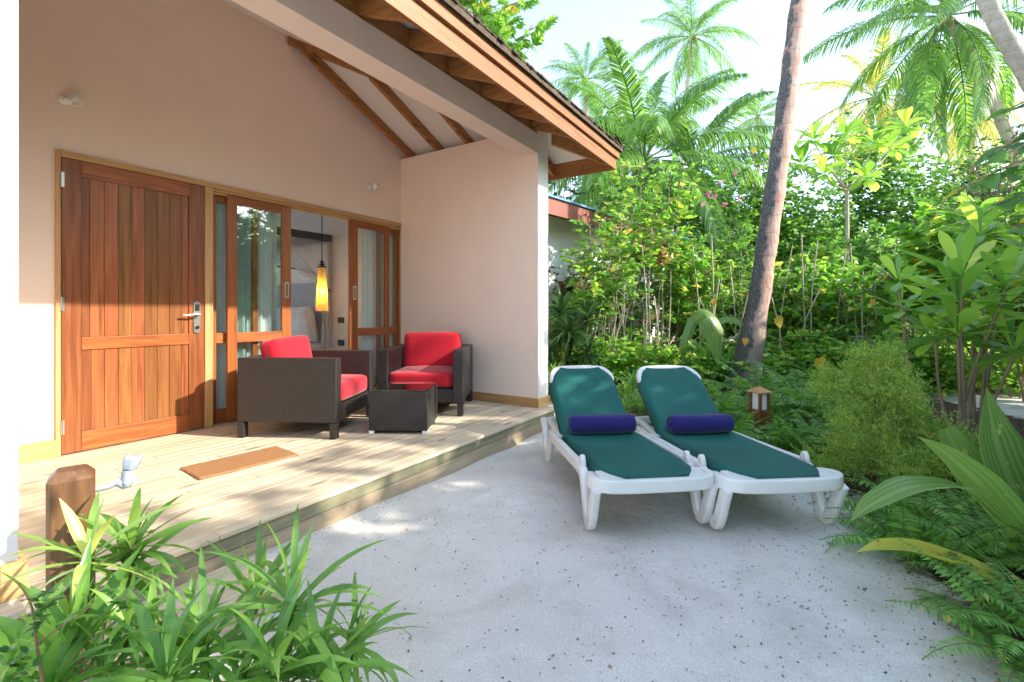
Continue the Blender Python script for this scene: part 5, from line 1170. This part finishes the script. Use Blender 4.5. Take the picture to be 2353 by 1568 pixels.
# ---------------------------------------------------------------- pleated palm leaves
def blade(g,pts,ws,up=(0,0,1),pleats=7,depth=.30,fold=.25,split=None):
    C=catmull(pts,6); n=len(C); W=[]; A=g.__dict__.setdefault('A',[])
    for i in range(n):
        t=i/(n-1)*(len(ws)-1); k=min(int(t),len(ws)-2); W.append(ws[k]*(1-(t-k))+ws[k+1]*(t-k))
    K=pleats*2; V=[]
    for i,p in enumerate(C):
        d=(C[min(i+1,n-1)]-C[max(i-1,0)]).normalized(); s=d.cross(Vector(up)).normalized(); u=s.cross(d).normalized()
        for k in range(K+1):
            q=k/K*2-1; A.append(1.0 if (k%2==0 or k==pleats) else 0.0); V.append(tuple(p+s*q*W[i]+u*(fold*W[i]*(abs(q)**1.3)+(depth*W[i]/pleats*2.2 if k%2 else 0)-depth*W[i]*.3)))
    idx=np.arange(n*(K+1)).reshape(n,K+1); F=np.stack([idx[:-1,:-1],idx[:-1,1:],idx[1:,1:],idx[1:,:-1]],-1).reshape(-1,4)
    g.add(np.array(V),[F])
def pleatobj(nm,g,mt,T):
    me=g.mesh(nm,mt); at=me.attributes.new('across','FLOAT','POINT'); at.data.foreach_set('value',np.array(g.A,dtype=np.float32)); return obj(nm,me,T)
b=wp(2440,716,2.15); T=thing('young_coconut','young coconut plant with broad pleated leaves reaching in from the lower right','palm plant',(b.x,b.y,0)); o_=Vector((b.x,b.y,0))
def W(x,y,d): return wp(x,y,d)-o_
g=Geo(); g2=Geo(); bs=Vector((0,0,.12))
blade(g,[bs,W(2330,1215,2.1),W(2230,1128,2.05),W(2110,1115,2.0),W(2010,1155,1.95),W(1952,1200,1.93)],[.01,.045,.062,.078,.05,.0])
blade(g,[bs,W(2400,1290,2.15),W(2330,1205,2.15),W(2240,1100,2.15),W(2165,1035,2.15),W(2106,1002,2.15)],[.01,.06,.10,.10,.06,.0],up=(.5,-.4,.5))
blade(g,[bs,W(2390,1250,2.4),W(2330,1120,2.5),W(2290,1010,2.55),W(2266,890,2.6)],[.02,.10,.14,.12,.0],up=(-.8,-.5,.2),pleats=9)
blade(g,[bs,W(2370,1260,2.5),W(2280,1160,2.6),W(2215,1060,2.65),W(2172,985,2.7)],[.02,.08,.12,.12,.05],up=(-.8,-.5,.3),pleats=9)
blade(g,[bs,W(2420,1180,2.3),W(2400,1080,2.3),W(2370,950,2.4)],[.02,.08,.09,.0],up=(-.8,-.5,.2))
blade(g2,[bs,W(2350,1375,2.0),W(2250,1320,1.97),W(2120,1272,1.93),W(2030,1262,1.9),W(1966,1270,1.88)],[.01,.04,.045,.04,.03,.0],up=(-.5,.3,.8),pleats=4,fold=.9)
blade(g,[bs,W(2330,1330,2.25),W(2250,1280,2.3),W(2190,1240,2.3),W(2165,1262,2.28)],[.01,.07,.08,.05,.02],up=(-.3,-.2,1))
pleatobj('leaves',g,M['l_pleat'],T); pleatobj('yellowed_leaf',g2,M['l_pleaty'],T)
m=MB(); m.tube([(0,0,-.05),(0,0,.16)],[.05,.03],10); m.build('stem',M['stem_green'],T)
b=wp(1600,716,7.0); T=thing('drooping_palm_sapling','palm sapling with hanging pleated leaf spotted yellow, left of the leaning trunk','palm plant',(b.x,b.y,0)); o_=Vector((b.x,b.y,0)); g=Geo()
blade(g,[W(1560,870,7.2),W(1585,760,7.1),W(1620,722,7.0),W(1645,760,6.9),W(1652,840,6.85)],[.01,.03,.15,.19,.02],up=(-.6,-.5,.5),pleats=9,fold=-.4)
blade(g,[W(1560,870,7.2),W(1580,790,7.1),W(1595,735,7.1),W(1575,790,7.0),W(1570,850,7.0)],[.01,.02,.08,.07,.0],up=(-.6,-.5,.5),fold=-.3)
blade(g,[W(1560,870,7.2),W(1600,800,7.2),W(1655,740,7.2),W(1700,745,7.1),W(1720,790,7.1)],[.01,.02,.05,.06,.0],up=(-.6,-.5,.5))
pleatobj('leaves',g,M['l_pleat'],T)
# ---------------------------------------------------------------- foreground dracaenas (bottom left)
def FG(label,base,heads,seed,L=.26,W_=.0092,n=25,**k):
    b=Vector(base); hh=[]
    for h in heads:
        p=wp(*h[:3])-b; hh.append((p.x,p.y,p.z)+tuple(h[3:]))
    return strapclump('dracaena',label,'dracaena',tuple(base),hh,'l_strap',seed,L=L,W=W_,nleaf=n,group='strap leaved dracaenas in the foreground',hr=.009,**k)
def bb(x,d): p=wp(x,716,d); return (p.x,p.y,0)
FG('yellowing strap leaved dracaena standing right before the brown tap post',bb(190,1.33),[(203,1288,1.33,.95,.8,True)],401,L=.27,W_=.014,e0=(-.75,1.35),bend=(.2,1.0))
FG('dark green strap leaved dracaena just right of the tap post',bb(270,1.45),[(300,1262,1.45,.95,1.0),(296,1312,1.45,.85,.8)],402,L=.25,W_=.015,stem='stem',e0=(-.5,1.3),bend=(.2,1.0))
FG('largest bright green dracaena at the right of the foreground clump',bb(660,1.30),[(672,1398,1.28,1.15,1.25)],403,L=.27,e0=(-1.0,1.45),bend=(.5,1.3))
FG('low bright green dracaena at the bottom centre of the foreground clump',bb(468,1.22),[(470,1500,1.2,1.15,1.1),(560,1560,1.2,1.0)],404,L=.26,e0=(-.8,1.4),bend=(.4,1.2))
FG('small dracaena at the right end of the foreground clump',bb(800,1.38),[(815,1478,1.36,.9,1.0),(790,1520,1.3,.9,.8)],405,L=.24,W_=.010,e0=(-.7,1.45))
FG('upright dracaena with broad young leaves in front of the tap post foot',bb(165,1.2),[(165,1500,1.2,1.0,.6)],406,L=.27,W_=.019,e0=(.7,1.5),bend=(.05,.5))
FG('upright narrow dracaena between the tap post and the largest one',bb(420,1.38),[(425,1530,1.32,.95,.7),(350,1545,1.3,.9,.7)],407,L=.27,W_=.015,e0=(.3,1.5),bend=(.1,.8))
FG('slim dracaena behind the largest one at the deck edge',bb(585,1.5),[(590,1375,1.5,.95,.7)],408,L=.24,W_=.012,e0=(.1,1.5),bend=(.1,1.0))
FG('pale small rosette dracaena low beside the tap post',bb(290,1.25),[(292,1440,1.25,.7,.9),(250,1540,1.2,.9,.9)],409,L=.24,W_=.012,e0=(-.5,1.3))
FG('dracaena filling the bottom left corner',bb(60,1.15),[(30,1560,1.12,.85,1),(110,1590,1.1,.9,.9)],410,L=.24,W_=.016)
FG('dracaena low at the bottom of the clump beneath the largest one',bb(620,1.12),[(630,1550,1.14,1.0,1.0),(730,1560,1.18,.9,.9),(380,1570,1.1,1,.9)],411,L=.25,W_=.013)
# small leaved weed with brown stem
b=wp(70,716,1.02); o_=b.copy(); o_.z=0; T=thing('brown_stemmed_weed','thin brown stemmed weed with tiny leaves at the lower left corner','plant',(o_.x,o_.y,0)); m=MB()
st=[W(105,1640,1.02),W(98,1568,1.02),W(84,1480,1.02),W(76,1410,1.02),W(62,1370,1.02),W(40,1340,1.02)]; C=catmull(st,5); m.tube(C,[.0035*(1-.6*i/len(C)) for i in range(len(C))],7); P=[];D=[];N=[];S=[]; r3=random.Random(4)
m.tube([W(84,1480,1.02),W(140,1440,1.05),W(215,1390,1.1)],[.002,.0015,.001],5)
for (x,y,d) in [(66,1378,1.02),(105,1365,1.03),(112,1392,1.03),(95,1420,1.02),(88,1440,1.02),(118,1385,1.03),(20,1530,1.0),(60,1545,1.0),(30,1560,1.0),(95,1400,1.02),(265,1385,1.2),(255,1360,1.2),(275,1400,1.2),(60,1500,1.0),(45,1515,1.0),(15,1500,1.0),(75,1530,1.0)]:
    for k in range(9): aa=r3.uniform(0,6.28); P.append(tuple(W(x,y,d)));D.append((math.cos(aa),math.sin(aa),r3.uniform(-.3,.8)));N.append((0,0,1));S.append(r3.uniform(.014,.026))
m.build('stems',plain('reddish_stem',(.30,.15,.08),.7,var=.3),T); g=Geo(); g.add(*cloud(np.array(P),np.array(D),np.array(N),np.array(S),OVAL)); obj('leaves',g.mesh('leaves',M['l_mid']),T)
# ---------------------------------------------------------------- litter
rg=np.random.default_rng(77); n=15000; px=rg.uniform(.3,6,n); py=rg.uniform(-2.2,2.25,n)
bd=ipoly(px,py,BED); cl=np.sin(2.3*px+1.1*py)*np.sin(1.7*py-2.1*px+2); pr=np.clip(.11+.09*cl+1.0*np.exp(bd/.45),0,1); kp=(rg.random(n)<pr)&(bd<.8); px,py=px[kp],py[kp]; n=len(px)
P=np.stack([px,py,gz(px,py)+.004],1); D=np.stack([rg.normal(0,1,n),rg.normal(0,1,n),rg.normal(0,.15,n)],1); N=np.stack([rg.normal(0,.4,n),rg.normal(0,.4,n),np.ones(n)],1)
g=Geo(); g.add(*cloud(P,D,N,rg.uniform(.006,.014,n)*np.where(rg.random(n)<.05,2.2,1),T_oval(.28,.35,.18))); m_l=leafmat('leaf_litter',[(0,(.035,.022,.015)),(.5,(.13,.075,.045)),(.85,(.25,.14,.075)),(1,(.5,.44,.36))],.1,rough=.9)
o=obj('leaf_litter',g.mesh('leaf_litter',m_l)); tag(o,'tiny dry leaf bits and seeds strewn over the sand','leaf litter',kind='stuff')
n=2600; px=rg.uniform(2.5,9,n); py=rg.uniform(-3.5,4,n); bd=ipoly(px,py,BED); kp=bd>0; px,py=px[kp],py[kp]; n=len(px)
P=np.stack([px,py,gz(px,py)+.008],1); g=Geo(); g.add(*cloud(P,np.stack([rg.normal(0,1,n),rg.normal(0,1,n),rg.normal(0,.2,n)],1),np.stack([rg.normal(0,.5,n),rg.normal(0,.5,n),np.ones(n)],1),rg.uniform(.02,.06,n),T_oval(.3,.35,.2))); o=obj('bed_litter',g.mesh('bed_litter',m_l)); tag(o,'brown dead leaves carpeting the shaded planting bed','leaf litter',kind='stuff')
p=gp(2215,1488); q=gp(2330,1515); m=MB(); m.tube(catmull([(p.x,p.y,.02),((p.x+q.x)/2,(p.y+q.y)/2+.02,.03),(q.x,q.y,.025)],5),[.003]+[.008]*5+[.012]*5,7); o=m.build('fallen_stick',M['stem']); tag(o,'dark fallen stick on the sand in the lower right corner','stick')
